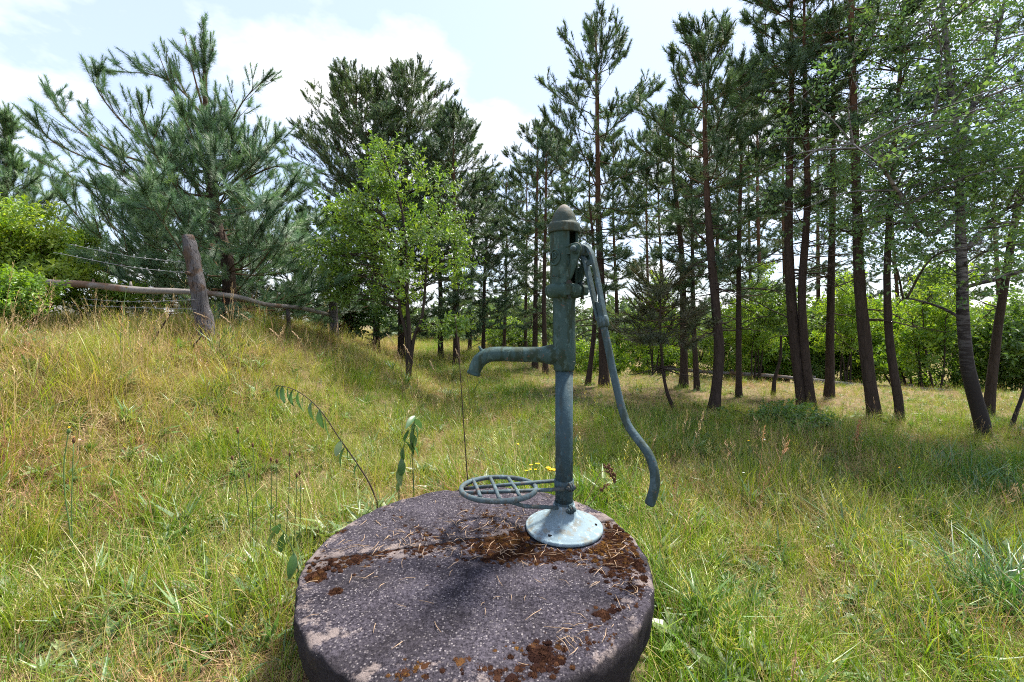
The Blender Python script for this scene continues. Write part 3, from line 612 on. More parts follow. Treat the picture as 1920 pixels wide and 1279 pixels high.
def shrub(label, px, py, Y, rx, rz, n, seed, tree=T_bright, n_spr=20, sp=0.2, sc=1.0, name='shrub', group=None, ry=None, tint=(0.5, 0.25), r0=0.02, cat='shrub'):
    c = W(px, py, Y); r = np.random.default_rng(seed); b = np.array((c[0], c[1], gz1(c[0], c[1])))
    stems = []
    for k in range(4):
        e = c + r.normal(0, 0.35, 3) * np.array((rx, ry or rx, 0.4 * rz)); m_ = lerp(b, e, 0.5) + r.normal(0, 0.06, 3); stems.append(([b + np.array((r.normal(0, .05), r.normal(0, .05), -0.08)), m_, e], r0, 0.006))
    return leafy(name, label, cat, group, stems, None, ell_clusters(c, (rx, ry or rx, rz), n, seed, sp, 0.3), tree, seed, n_spr=n_spr, sc=sc, tint=tint, base_xyz=b, trunk_name='stem')
shrub('bright yellow-green leafy shrub growing over the end of the log rail', 62, 492, 4.4, 0.52, 0.58, 62, 401, n_spr=24, sp=0.14, sc=0.62, tint=(0.8, 0.25))
shrub('low dense green bush in front of the log rail end', 18, 565, 3.7, 0.26, 0.33, 26, 402, n_spr=26, sp=0.11, sc=0.5, tint=(0.35, 0.2))
shrub('small ragged shrub in the grass under the barbed wire', 190, 560, 4.9, 0.50, 0.22, 22, 403, n_spr=18, sp=0.13, sc=0.55)
shrub('dark undergrowth bush behind the second fence post', 650, 590, 9.0, 0.8, 0.45, 26, 404, tree=T_leaf, sc=1.0, tint=(0.1, 0.2))
shrub('rounded grey-green bush far off beyond the spout', 965, 640, 17.0, 1.1, 0.75, 40, 405, tree=T_leaf, sc=1.5, sp=0.35, tint=(0.75, 0.2))
G2 = 'bushes behind the low rail'
bush = [('bright sunlit bush behind the bent pine, left end of the low rail', 1215, 640, 11.0, 1.0, 0.9), ('bright leafy bush seen between bent pine and straight slim pine', 1360, 645, 10.2, 0.9, 1.0), ('yellow-green bush behind the small crooked sapling', 1440, 650, 10.6, 0.8, 0.9),
        ('bush half hidden behind the forked pair of pines', 1530, 640, 10.2, 0.8, 1.0), ('large spreading bright green bush with dark stems behind the low rail', 1700, 640, 8.8, 1.05, 0.85), ('big arching bush right of the tall dark-footed pine', 1620, 650, 9.6, 0.7, 0.8),
        ('greyish green bush behind the birch foot', 1830, 650, 8.2, 0.9, 0.85), ('dense bush at the far end of the low rail past the birch', 1930, 640, 7.4, 0.8, 0.9), ('low green bush behind the tall slender pine', 1090, 660, 13.0, 1.2, 0.7)]
for i, (lab, px, py, Y, rx, rz) in enumerate(bush): shrub(lab, px, py + 22, Y, rx * (1.25, .9, 1.1, .8, 1.15, .8, 1.1, .9, 1.2)[i], rz * (1.1, 1.35, .95, 1.2, 1.2, .9, 1.3, 1.1, .9)[i], 52, 420 + i, tree=T_bright if i not in (3, 6, 7) else T_leaf, n_spr=17, sp=0.22, sc=(1.0, .8, 1.1, .9, 1.15, .8, .75, 1.0, 1.2)[i], group=G2, tint=((0.45, 0.7, 0.3, 0.6, 0.5, 0.2, 0.4, 0.35, 0.6)[i], 0.3), r0=0.03)
for lab, px, py, Y, rx, rz, sd in (('tall loose young broadleaf tree behind the dying little pine', 1232, 600, 9.4, 0.55, 1.0, 461), ('light green sapling rising between straight slim pine and forked pair', 1418, 590, 9.2, 0.45, 1.1, 462), ('slim bright sapling rising left of the tall dark-footed pine', 1590, 600, 8.6, 0.42, 1.0, 463), ('broad young tree with glowing leaves right of the slim birch', 1745, 585, 8.0, 0.6, 0.9, 464)):
    shrub(lab, px, py, Y, rx, rz, 30, sd, n_spr=13, sp=0.2, sc=0.85, name='young_tree', group='young trees in the undergrowth', tint=(0.6, 0.25), r0=0.024, cat='tree')
# crooked sapling
Ys = hit(1450, 740); sb = W(1450, 740, Ys); sb[2] = gz1(sb[0], sb[1])
leafy('sapling', 'small crooked broadleaf sapling with thin dark trunk by the low rail', 'tree', None, [([sb - np.array((0, 0, .1))] + pline([(1452, 715), (1463, 670), (1464, 620), (1458, 570)], Ys), 0.032, 0.008)], None, ell_clusters(W(1455, 590, Ys), (0.35, 0.35, 0.3), 12, 77, 0.14), T_leaf, 440, n_spr=12, sc=0.8, base_xyz=sb)

# birches
Ym = 4.15; mb_ = W(1848, 822, Ym); mb_[2] = gz1(mb_[0], mb_[1])
main = [mb_ - np.array((0, 0, .12))] + pline([(1840, 790), (1815, 690), (1806, 600), (1803, 500), (1800, 400), (1795, 280), (1780, 140), (1768, 20), (1750, -140)], Ym)
limbs = [(main, 0.064, 0.014), ([main[5]] + pline([(1740, 440), (1690, 370), (1650, 310), (1600, 270)], Ym, -0.5), 0.030, 0.006), (pline([(1798, 285), (1815, 220), (1850, 140), (1872, 60), (1890, -40)], Ym, 0.3), 0.034, 0.01),
         (pline([(1800, 330), (1770, 290), (1750, 240)], Ym, -0.3), 0.012, 0.004), (pline([(1804, 480), (1850, 420), (1910, 380), (1960, 360)], Ym, -0.2), 0.020, 0.005), (pline([(1808, 600), (1760, 575), (1700, 560), (1680, 575)], Ym, 0.2), 0.016, 0.004)]
r_ = np.random.default_rng(9); bc = []
for P, _, _ in limbs:
    Q = catmull(P, 6)
    for q in Q:
        if q[2] < 2.0: continue
        for _ in range(2): bc.append((q + r_.normal(0, 1, 3) * np.array((0.45, 0.5, 0.32)), 0.2 + 0.12 * r_.random()))
bc += ell_clusters(W(1800, 90, Ym), (0.95, 1.1, 0.9), 30, 12, 0.26, 0.3) + ell_clusters(W(1880, 330, Ym - 0.2), (0.6, 0.8, 0.7), 18, 13, 0.22, 0.3) + ell_clusters(W(1690, 330, Ym - 0.3), (0.5, 0.5, 0.6), 14, 14, 0.2, 0.3)
leafy('birch_tree', 'large forked birch with pale banded trunk and airy leaves', 'birch', None, limbs, None, bc, T_birch, 500, n_spr=11, sc=0.68, bark='birch', droop=0.35, base_xyz=mb_, tint=(0.4, 0.25))
Yl = hit(1690, 792); lb = W(1690, 792, Yl); lb[2] = gz1(lb[0], lb[1])
lm = [lb - np.array((0, 0, .12))] + pline([(1684, 750), (1668, 640), (1663, 520), (1668, 400), (1678, 260), (1690, 100), (1698, -80)], Yl)
bc = [];
for q in catmull(lm, 7):
    if q[2] < 2.4: continue
    for _ in range(3): bc.append((q + r_.normal(0, 1, 3) * np.array((0.42, 0.45, 0.25)), 0.16 + 0.1 * r_.random()))
bc += ell_clusters(W(1680, 60, Yl), (0.6, 0.7, 0.9), 14, 15, 0.2, 0.3)
leafy('birch_tree', 'slim birch with dark straight trunk beside the tall dark-footed pine', 'birch', None, [(lm, 0.048, 0.012)], None, bc, T_birch, 501, n_spr=9, sc=0.65, bark='bark', droop=0.35, base_xyz=lb, tint=(0.6, 0.25))
Yt = 4.3; tb = W(1893, 822, Yt); tb[2] = gz1(tb[0], tb[1])
leafy('birch_sapling', 'thin pale birch sapling leaning right beside the large forked birch', 'birch', None, [([tb - np.array((0, 0, .1))] + pline([(1900, 790), (1925, 720), (1960, 600), (1990, 480)], Yt), 0.024, 0.006)], None, ell_clusters(W(1985, 480, Yt), (0.4, 0.4, 0.4), 12, 16, 0.18), T_birch, 502, n_spr=10, sc=0.85, bark='birch', base_xyz=tb)

# far wood beyond the meadow: one mass
r_ = np.random.default_rng(21); P, D, S, Tn = [], [], [], []
for k in range(5200):
    y = 20 + 26 * r_.random(); x = -0.30 * y + (1.75 * y) * r_.random()
    top = 2.1 + 1.5 * n3(x * 0.16, y * 0.1, 2) + 1.0 * n3(x * 0.5, y * 0.3, 5) - (0.7 if x < -2 else 0)
    P.append((x, y, gz1(x, y) + max(0.1, top) * r_.random() ** 0.7)); D.append((r_.normal(), r_.normal(), 0.5)); S.append(0.7 + 0.7 * r_.random()); Tn.append(0.5 + 0.5 * n3(x * 0.3, y * 0.3, 9) + r_.normal(0, 0.12))
tag(scatter('far_wood', T_far, P, dir_rot(D), S, np.array(Tn)), 'hazy green mass of distant trees beyond the meadow', 'wood', kind='stuff')

# ------------------------------------------------------------------ log fence on the bank
fy = 4.3
fb = W(382, 640, fy); fb[2] = gz1(fb[0], fb[1])
fence = thing('log_fence', 'weathered log fence with leaning post and barbed wire on the bank', 'fence', fb)
def rough_log(pts, rad, n, seed, wob=0.12):
    return MB().tube(catmull(pts, 6), np.interp(np.linspace(0, 1, (len(pts) - 1) * 6 + 1), np.linspace(0, 1, len(rad)), rad), n, wob=wob, seed=seed)
pp = [W(398, 710, fy), W(386, 620, fy), W(372, 545, fy), W(358, 470, fy), W(352, 442, fy)]
rough_log(pp, [0.088, 0.079, 0.071, 0.064, 0.048], 18, 3.1, 0.34).build('post', M['post'], fence)
MB().tube([W(366, 515, fy) + (0.0, -0.085, 0), W(364, 514, fy) + (-0.0, -0.112, 0.01)], [0.022, 0.012], 7).build('knot', M['post'], fence)
y2 = 6.6; rough_log([W(626, 665, y2), W(626, 600, y2), W(624, 570, y2), W(625, 548, y2)], [0.075, 0.068, 0.06, 0.045], 12, 5.2, 0.22).build('post', M['post'], fence)
y3 = 5.9; rough_log([W(543, 665, y3), W(541, 600, y3), W(538, 570, y3)], [0.028, 0.026, 0.022], 9, 6.2, 0.2).build('post', M['post'], fence)
rough_log([W(22, 522, 3.95), W(95, 531, 4.0), W(165, 534, 4.1), W(250, 543, 4.2), W(340, 547, 4.40), W(372, 549, 4.45)], [0.030, 0.037, 0.033, 0.034, 0.029, 0.024], 12, 7.7, 0.2).build('rail', M['rail'], fence)
rough_log([W(345, 546, 4.52), W(440, 556, 4.95), W(500, 571, 5.4), W(560, 577, 5.95), W(618, 590, 6.55)], [0.028, 0.030, 0.026, 0.030, 0.026], 12, 8.8, 0.18).build('rail', M['rail'], fence)
for x_, y_ in ((245, 541), (175, 536)): MB().tube([W(x_, y_, 4.2), W(x_, y_ - 13, 4.2)], [0.02, 0.007], 7).build('branch_stub', M['rail'], fence)
for a, c_, b in (((130, 458), (240, 480), (346, 492)), ((100, 473), (240, 500), (352, 512)), ((150, 560), (250, 566), (366, 562)), ((160, 573), (260, 577), (368, 580))):
    Q = catmull([W(*a, 4.05), W(*c_, 4.2), W(*b, 4.22)], 10); m = MB().tube(Q, 0.0022, 5)
    for q in Q[1::2]:
        for s in (-1, 1): m.tube([q + np.array((-0.004, 0, -0.014 * s)), q + np.array((0.004, 0.004, 0.014 * s))], 0.0016, 3)
    m.build('wire', M['wire'], fence)
# low rail behind the wood
ra, rb = W(1369, 700, 9.6), W(1912, 746, 7.3)
rf = thing('rail_fence', 'low pole rail fence running behind the tree trunks', 'fence', (ra[0], ra[1], gz1(ra[0], ra[1])))
def rail_pt(t): return lerp(ra, rb, t) + np.array((0, 0, 0.02 * math.sin(t * 9)))
for t0, t1 in ((-0.35, 0.02), (0.0, 0.36), (0.34, 0.70), (0.68, 1.1)): rough_log([rail_pt(t0), rail_pt((t0 + t1) / 2), rail_pt(t1)], [0.042, 0.038, 0.032], 9, t0 * 9 + 4, 0.18).build('rail', M['rail'], rf)
for t in (-0.34, 0.01, 0.35, 0.69, 1.05):
    p = rail_pt(t) + np.array((0.03, 0.07, 0)); rough_log([(p[0], p[1], gz1(p[0], p[1]) - 0.1), p + (0, 0, -0.2), p + (0, 0, 0.08)], [0.05, 0.048, 0.042], 9, t * 7 + 2).build('post', M['post'], rf)

# ------------------------------------------------------------------ well: ring and cover
SC, SR, SZ = np.array((-0.112, 1.476)), 0.572, 0.32
ringm = MB().lathe([(0.44, -0.06), (0.50, -0.06), (0.505, 0.02), (0.502, 0.185), (0.44, 0.185)], 64, caps=False)
k = 64; ringm.f += [(4 * k + i, 4 * k + (i + 1) % k, (i + 1) % k, i) for i in range(k)]
ro = ringm.build('well_ring', M['ring'], fix=True); ro.location = (SC[0], SC[1], 0); tag(ro, 'pale concrete well ring under the round cover', 'well ring')
cover = thing('well_cover', 'round dark concrete well cover in two halves, speckled and mossy', 'well cover', (SC[0], SC[1], 0.187))
prof = [(0.0005, 0.0)] + [(r, 0.0) for r in np.linspace(0.06, 0.545, 8)] + [(0.558, 0.006), (0.565, 0.03), (0.570, 0.06), (0.573, 0.095), (0.573, 0.116), (0.5705, 0.126), (0.566, 0.131), (0.558, 0.133)] + [(r, 0.133) for r in np.linspace(0.54, 0.02, 34)] + [(0.0005, 0.133)]
def slab_half(sign):
    m = MB().lathe(prof, 200); vv = []
    for x, y, z in m.v:
        rr = math.hypot(x, y); a = math.atan2(y, x)
        if rr > 0.5:
            k_ = 1 + 0.012 * n3(math.cos(a) * 4, math.sin(a) * 4, z * 6) + 0.013 * n3(math.cos(a) * 14, math.sin(a) * 14, z * 25) + 0.008 * n3(x * 60, y * 60, z * 60); x *= k_; y *= k_
        if z > 0.1: z += 0.0035 * n3(x * 5, y * 5, 1) + 0.0022 * n3(x * 17, y * 17, 2) + 0.0018 * n3(x * 45, y * 45, 3) - (0.012 * max(0, n3(x * 9, y * 9, 7)) if rr > 0.53 else 0) - 0.002
        vv.append((x, y, z))
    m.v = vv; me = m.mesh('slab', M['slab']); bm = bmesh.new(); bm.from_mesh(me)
    nrm = Vector((-0.262, 0.965, 0)).normalized(); pt = Vector((0, 0.088, 0)) + nrm * (0.004 * sign)
    geo = bm.verts[:] + bm.edges[:] + bm.faces[:]
    bmesh.ops.bisect_plane(bm, geom=geo, plane_co=pt, plane_no=nrm * sign, clear_inner=True)
    bmesh.ops.holes_fill(bm, edges=[e for e in bm.edges if e.is_boundary], sides=0)
    bmesh.ops.recalc_face_normals(bm, faces=bm.faces[:]); bm.to_mesh(me); bm.free()
    o = bpy.data.objects.new('slab', me); scene.collection.objects.link(o); o.parent = cover
    if sign > 0: o.location.z = 0.004
    return o
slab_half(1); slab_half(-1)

# moss cushions, needles and grit on the cover
def cushion(seed):
    r = np.random.default_rng(seed); m = MB(); n = 9
    prof_ = [(1.0, -0.1), (0.95, 0.18), (0.75, 0.42), (0.4, 0.58), (0.05, 0.62)]
    m.lathe(prof_, n, caps=False); m.v = [(x * (1 + 0.35 * n3(x * 2 + seed, y * 2, z)), y * (1 + 0.35 * n3(x * 2, y * 2 + seed, z)), z * (1 + 0.4 * n3(x * 3, y * 3, seed))) for x, y, z in m.v]
    for i in range(46):
        a = r.random() * 6.28; q = r.random() ** 0.5; b = np.array((math.cos(a) * q, math.sin(a) * q, 0.6 * math.sqrt(max(0, 1 - q * q)))); d = b * np.array((0.8, 0.8, 1)) + (0, 0, 0.35); d /= np.linalg.norm(d)
        s = np.array((-math.sin(a), math.cos(a), 0)) * 0.08; m.add([b - s, b + s, b + d * (0.3 + 0.3 * r.random())], [(0, 1, 2)])
    return src('moss_cushion', m, M['moss'])
T_moss = inst_tree('moss_cushions', [cushion(i) for i in range(5)])
r_ = np.random.default_rng(33); P, S, Tn = [], [], []
def slab_pt(px, py): Y = (CAM_Z - SZ) * F / (py - HZ); return (px - 960) / F * Y, Y
zones = [  # photo pixel centre, spread, count, size, tint
    (640, 1015, 45, 16, 55, 0.010, 0.35), (620, 1045, 40, 9, 40, 0.008, 0.3), (740, 1012, 45, 12, 70, 0.010, 0.3), (800, 1000, 40, 12, 60, 0.009, 0.35), (870, 985, 50, 14, 80, 0.011, 0.5), (930, 975, 40, 14, 90, 0.012, 0.6),
    (960, 1000, 40, 16, 110, 0.011, 0.6), (960, 1035, 50, 8, 70, 0.009, 0.35), (1030, 1040, 40, 7, 45, 0.008, 0.3), (1140, 1020, 26, 12, 60, 0.010, 0.75), (1170, 1060, 24, 18, 60, 0.010, 0.25), (1190, 1100, 15, 16, 26, 0.009, 0.3), (1120, 975, 25, 8, 25, 0.009, 0.6), (1160, 1000, 18, 8, 25, 0.012, 0.2),
    (1090, 1200, 28, 14, 45, 0.008, 0.4), (1120, 1180, 14, 8, 16, 0.008, 0.4), (980, 1212, 16, 6, 10, 0.007, 0.7), (1020, 1232, 16, 9, 26, 0.011, 0.15), (870, 1238, 14, 5, 8, 0.007, 0.5), (780, 1245, 12, 6, 10, 0.008, 0.75), (760, 1262, 14, 5, 10, 0.008, 0.7), (960, 1262, 50, 10, 40, 0.009, 0.25), (592, 1080, 8, 4, 6, 0.014, 0.3), (628, 1108, 5, 2, 3, 0.012, 0.25),
    (860, 912, 60, 3, 26, 0.010, 0.2), (720, 948, 20, 4, 14, 0.010, 0.25), (1140, 1145, 14, 5, 12, 0.010, 0.2)]
for px, py, sx, sy, n, s, t in zones:
    for i in range(int(n * (9.0 if py < 1110 else 2.8))):
        x, y = slab_pt(px + r_.normal(0, sx * 1.25), py + r_.normal(0, sy * 1.3)); d = math.hypot(x - SC[0], y - SC[1])
        if d > SR - 0.015 or math.hypot(x - 0.2, y - 1.64) < 0.155: continue
        P.append((x, y, SZ - 0.004)); S.append(s * (0.22 + 0.9 * r_.random() ** 2.2)); Tn.append(t + r_.normal(0, 0.18))
mats = []
for px, py, sx, sy, n, s, t in zones:
    for i in range(max(1, n // 4)):
        x, y = slab_pt(px + r_.normal(0, sx * 0.9), py + r_.normal(0, sy * 0.9)); d = math.hypot(x - SC[0], y - SC[1])
        if d > SR - 0.03 or math.hypot(x - 0.2, y - 1.64) < 0.165: continue
        mats.append(len(P)); P.append((x, y, SZ - 0.003)); S.append(s * (0.9 + 1.2 * r_.random())); Tn.append(t * 0.7 + r_.normal(0, 0.12))
n = len(P); rt = np.stack([r_.normal(0, .15, n), r_.normal(0, .15, n), r_.random(n) * 6.28], 1)
rt[mats, :2] = 0; S = np.array(S); mo = scatter('moss', T_moss, P, rt, np.stack([S, S, S * np.where(np.isin(np.arange(n), mats), 0.22, 0.75)], 1), np.array(Tn)); tag(mo, 'dry brown moss cushions growing along the cover seam and rim', 'moss', kind='stuff')
m = MB()
for i in range(330):
    z_ = zones[r_.integers(0, 15)]; x, y = slab_pt(z_[0] + r_.normal(0, z_[2] * 1.3), z_[1] + r_.normal(0, z_[3] * 1.6)) if r_.random() < 0.72 else (SC[0] + r_.uniform(-.5, .5), SC[1] + r_.uniform(-.5, .5))
    if math.hypot(x - SC[0], y - SC[1]) > SR - 0.03 or math.hypot(x - 0.2, y - 1.64) < 0.16: continue
    a = r_.random() * 6.28; L = 0.015 + 0.05 * r_.random(); d = np.array((math.cos(a), math.sin(a), 0)); z0 = SZ + 0.0035 + 0.008 * r_.random() * (1 if r_.random() < .5 else 0)
    p = np.array((x, y, z0)); m.tube([p - d * L / 2, p + np.array((d[1], -d[0], 0)) * L * 0.08 * r_.normal() + (0, 0, 0.002), p + d * L / 2], [0.0009, 0.0010, 0.0006], 3)
tag(m.build('needle_litter', flat('fallen_needles', (0.42, 0.29, 0.19), 0.8)), 'fallen dry pine needles scattered over the well cover', 'litter', kind='stuff')

# ------------------------------------------------------------------ hand pump
PX, PY_, PZ = 0.20, 1.64, 0.322
pump = thing('water_pump', 'blue-green cast iron hand water pump on the concrete well cover', 'water pump', (PX, PY_, PZ))
C0 = np.array((PX, PY_, 0.0))
def zz(py): return CAM_Z - (py - HZ) / F * PY_
def lat(prof_, n=48, off=(0, 0, 0)): return MB().lathe(prof_, n, (PX + off[0], PY_ + off[1], off[2]))
base = lat([(0.118, PZ), (0.146, PZ), (0.1475, PZ + 0.004), (0.1465, PZ + 0.011), (0.142, PZ + 0.0135), (0.139, PZ + 0.0125), (0.136, PZ + 0.015), (0.120, PZ + 0.021), (0.095, PZ + 0.030), (0.075, PZ + 0.041), (0.060, PZ + 0.054), (0.049, PZ + 0.068), (0.0425, PZ + 0.082), (0.041, PZ + 0.092), (0.036, PZ + 0.094)], 64)
bo = base.build('base_flange', M['pump_base'], pump)
for a in (-122, -10, 110):
    c = C0 + np.array((0.118 * math.cos(R(a)), 0.118 * math.sin(R(a)), PZ + 0.0216)); MB().lathe([(0.0075, -0.004), (0.0075, 0.0006), (0.006, 0.0008), (0.001, 0.0009)], 14, c).build('bolt_hole', M['black'], bo)
lat([(0.0335, PZ + 0.088), (0.0335, zz(694))], 40).build('standpipe', M['pump_pipe'], pump)
bz0, bz1 = zz(694), zz(556)
body = lat([(0.034, bz0 - 0.001), (0.0395, bz0), (0.0405, bz0 + 0.012), (0.040, bz0 + 0.016), (0.0445, bz0 + 0.026), (0.0445, bz0 + 0.09), (0.0435, bz0 + 0.13), (0.0435, bz1 - 0.02), (0.046, bz1 - 0.006), (0.055, bz1)], 48).build('body', M['pump_body'], pump)
zs_ = zz(665)
def sp(px, py): return np.array((PX + (px - 1057) / F * PY_, PY_, CAM_Z - (py - HZ) / F * PY_))
spt = catmull([sp(1050, 665), sp(1030, 665), sp(1012, 665), sp(970, 664.5), sp(935, 664), sp(915, 666), sp(900, 675), sp(892, 688), sp(888, 699)], 6)
rr = np.interp(np.arange(len(spt)), [0, 6, 12, 18, 24, 36, 48], [0.040, 0.038, 0.030, 0.0285, 0.0285, 0.0275, 0.0235])
spo = MB().tube(spt, rr, 28).build('spout', M['pump_body'], pump)
e = spt[-1]; d = spt[-1] - spt[-3]; d /= np.linalg.norm(d)
MB().tube([e - d * 0.004, e - d * 0.003, e + d * 0.006, e + d * 0.0075], [0.0235, 0.0265, 0.0268, 0.0245], 28).build('spout_lip', M['pump_body'], spo)
MB().tube([e + d * 0.0078, e + d * 0.0082], [0.0195, 0.0190], 24).build('spout_mouth', M['black'], spo)
kb = sp(904, 661); MB().tube([kb + (0.008, 0, -0.012), kb + (0, 0, 0.004), kb + (-0.008, 0, 0.014), kb + (-0.012, 0, 0.022), kb + (-0.014, 0, 0.025)], [0.013, 0.009, 0.0055, 0.0048, 0.002], 12).build('bucket_hook', M['pump_body'], spo)
# collar
cz = zz(545)
col = lat([(0.050, cz - 0.030), (0.062, cz - 0.026), (0.0705, cz - 0.016), (0.0738, cz - 0.003), (0.0725, cz + 0.009), (0.066, cz + 0.019), (0.055, cz + 0.023), (0.050, cz + 0.026)], 56).build('collar', M['pump_head'], pump)
LA = R(-48); ld = np.array((math.cos(LA), math.sin(LA), 0)); lp = np.array((-ld[1], ld[0], 0))     # lever direction: right and towards the viewer; pivot axis
def lv(s, z, t): return C0 + ld * s + lp * t + np.array((0, 0, z))
for s_ in (-1, 1):
    t_ = 0.038 * s_; MB().prism([(0.040, cz - 0.020), (0.072, cz - 0.020), (0.078, cz - 0.010), (0.078, cz + 0.010), (0.070, cz + 0.020), (0.040, cz + 0.020)], lv, t_ - 0.014, t_ + 0.014).build('collar_lug', M['pump_head'], col, smooth=False, fix=True)
    MB().tube([lv(0.058, cz - 0.034, t_), lv(0.058, cz + 0.034, t_)], 0.0065, 8).build('collar_bolt', M['clamp'], col)
    MB().tube([lv(0.058, cz + 0.019, t_), lv(0.058, cz + 0.028, t_)], 0.0115, 6).build('nut', M['clamp'], col, smooth=False)
# head: hollow cylinder with lever slots
hz0, hz1 = cz + 0.022, zz(436); hr = 0.0535
m = MB(); NS, rows = 72, 22; slot_c = math.atan2(ld[1], ld[0])
zsr = np.linspace(hz0, hz1 + 0.004, rows + 1); keep = {}
def in_slot(a, z):
    da = (a - slot_c + math.pi) % (2 * math.pi) - math.pi; t = (z - hz0) / (hz1 - hz0)
    if abs(da) < R(26) and t > 0.76: return True
    if abs(da) < R(22) and 0.02 < t < 0.66: return True
    return False
vid = {}
def hv(i, j, rad_):
    key = (i % NS, j, rad_)
    if key not in vid:
        a = 2 * math.pi * (i % NS) / NS; m.v.append((PX + rad_ * math.cos(a), PY_ + rad_ * math.sin(a), zsr[j])); vid[key] = m.n; m.n += 1
    return vid[key]
solid = [[not in_slot(2 * math.pi * (i + 0.5) / NS, (zsr[j] + zsr[j + 1]) / 2) for j in range(rows)] for i in range(NS)]
ri = hr - 0.009
for i in range(NS):
    for j in range(rows):
        if not solid[i][j]: continue
        m.f.append((hv(i, j, hr), hv(i + 1, j, hr), hv(i + 1, j + 1, hr), hv(i, j + 1, hr))); m.f.append((hv(i, j, ri), hv(i, j + 1, ri), hv(i + 1, j + 1, ri), hv(i + 1, j, ri)))
        if not solid[(i + 1) % NS][j]: m.f.append((hv(i + 1, j, hr), hv(i + 1, j, ri), hv(i + 1, j + 1, ri), hv(i + 1, j + 1, hr)))
        if not solid[i - 1][j]: m.f.append((hv(i, j, ri), hv(i, j, hr), hv(i, j + 1, hr), hv(i, j + 1, ri)))
        if j + 1 == rows or not solid[i][j + 1]: m.f.append((hv(i, j + 1, hr), hv(i + 1, j + 1, hr), hv(i + 1, j + 1, ri), hv(i, j + 1, ri)))
        if j == 0 or not solid[i][j - 1]: m.f.append((hv(i, j, ri), hv(i + 1, j, ri), hv(i + 1, j, hr), hv(i, j, hr)))
ho = m.build('head', M['pump_head'], pump)
ho.data.set_sharp_from_angle(angle=R(40))
MB().tube([C0 + (0, 0, cz), C0 + (0, 0, hz1 - 0.05)], 0.011, 12).build('piston_rod', M['clamp'], pump)
# cheek brackets either side of the slot, carrying the pivot
pz = 1.376
for s_ in (-1, 1):
    t0, t1 = sorted((0.0255 * s_, 0.0345 * s_))
    br = [(0.030, pz + 0.016), (0.060, pz + 0.018), (0.085, pz + 0.021), (0.097, pz + 0.016), (0.104, pz + 0.004), (0.103, pz - 0.010), (0.094, pz - 0.024), (0.080, pz - 0.052), (0.066, pz - 0.088), (0.056, hz0 + 0.018), (0.050, hz0 + 0.004), (0.030, hz0 + 0.004),
          (0.030, pz - 0.060), (0.053, pz - 0.058), (0.060, pz - 0.044), (0.062, pz - 0.026), (0.058, pz - 0.012), (0.030, pz - 0.012)]
    bko = MB().prism(br, lv, t0, t1).build('bracket', M['pump_head'], pump, smooth=False, fix=True)
    rib = [lv(0.02, pz + 0.017, 0.032 * s_), lv(0.06, pz + 0.019, 0.032 * s_), lv(0.085, pz + 0.021, 0.031 * s_), lv(0.098, pz + 0.015, 0.031 * s_), lv(0.104, pz + 0.002, 0.031 * s_), lv(0.101, pz - 0.013, 0.031 * s_), lv(0.080, pz - 0.053, 0.031 * s_), lv(0.063, pz - 0.093, 0.033 * s_), lv(0.052, hz0 + 0.014, 0.036 * s_), lv(0.040, hz0 + 0.006, 0.040 * s_)]
    MB().tube(catmull(rib, 4), 0.0062, 8).build('rib', M['pump_head'], bko)
    MB().tube([lv(0.086, pz + 0.002, 0.0250 * s_), lv(0.086, pz + 0.002, 0.0400 * s_)], 0.0185, 20).build('boss', M['pump_head'], bko)
pin = MB().tube([lv(0.086, pz + 0.002, t) for t in (-0.060, -0.058, -0.054, -0.047, -0.0405, -0.0404, 0.0404, 0.046, 0.052)], [0.003, 0.0075, 0.0108, 0.0122, 0.0118, 0.0085, 0.0085, 0.0118, 0.0100], 16).build('pivot_pin', M['pump_lever'], pump)
# emblem on a raised oval and a small raised maker's strip under it
EA = R(-90 - 46)
def em(u, v, h): a = EA + u / hr; return np.array((PX + (hr + h) * math.cos(a), PY_ + (hr + h) * math.sin(a), zz(485) + v))
eo = MB().tube([em(0.021 * math.cos(q), 0.0285 * math.sin(q), 0.0022) for q in np.linspace(0, 2 * math.pi, 41)], 0.0038, 8, caps=False).build('emblem', M['pump_head'], pump)
def stroke(pts, rad_=0.0032): MB().tube([em(u, v, 0.0022) for u, v in pts], rad_, 7).build('letter', M['pump_head'], eo)
stroke([(-0.008, -0.016), (-0.008, 0.0), (-0.008, 0.017)]); stroke([(-0.008, 0.017), (0.001, 0.0165), (0.007, 0.011), (0.0075, 0.005), (0.004, -0.001), (-0.003, -0.003), (-0.008, -0.003)]); stroke([(-0.003, 0.009), (0.001, 0.007), (0.001, 0.003), (-0.003, 0.003)], 0.0016)
stroke([(-0.012, -0.0165), (-0.003, -0.0165)], 0.0020)
def strip(u, v, h): return em(u, v, h)
so = MB().tube([em(u, -0.0765, 0.0004) for u in np.linspace(-0.017, 0.024, 12)], 0.0016, 6).build('raised_strip', M['pump_head'], pump)
for i, u in enumerate(np.linspace(-0.014, 0.021, 7)): MB().tube([em(u - 0.0016, -0.073, 0.0004), em(u + (0.001 if i % 2 else -0.001), -0.070, 0.0004), em(u + 0.0016, -0.067, 0.0004)], 0.0014, 5).build('raised_mark', M['pump_head'], so)
# cap
kz = hz1
lat([(0.050, kz + 0.001), (0.0600, kz - 0.004), (0.0612, kz + 0.002), (0.0615, kz + 0.022), (0.0600, kz + 0.030), (0.0560, kz + 0.033), (0.0500, kz + 0.035), (0.0485, kz + 0.044), (0.0450, kz + 0.057), (0.0390, kz + 0.071), (0.0310, kz + 0.084), (0.0220, kz + 0.095), (0.0125, kz + 0.103), (0.0060, kz + 0.1065), (0.001, kz + 0.1078)], 48).build('cap', M['pump_cap'], pump)
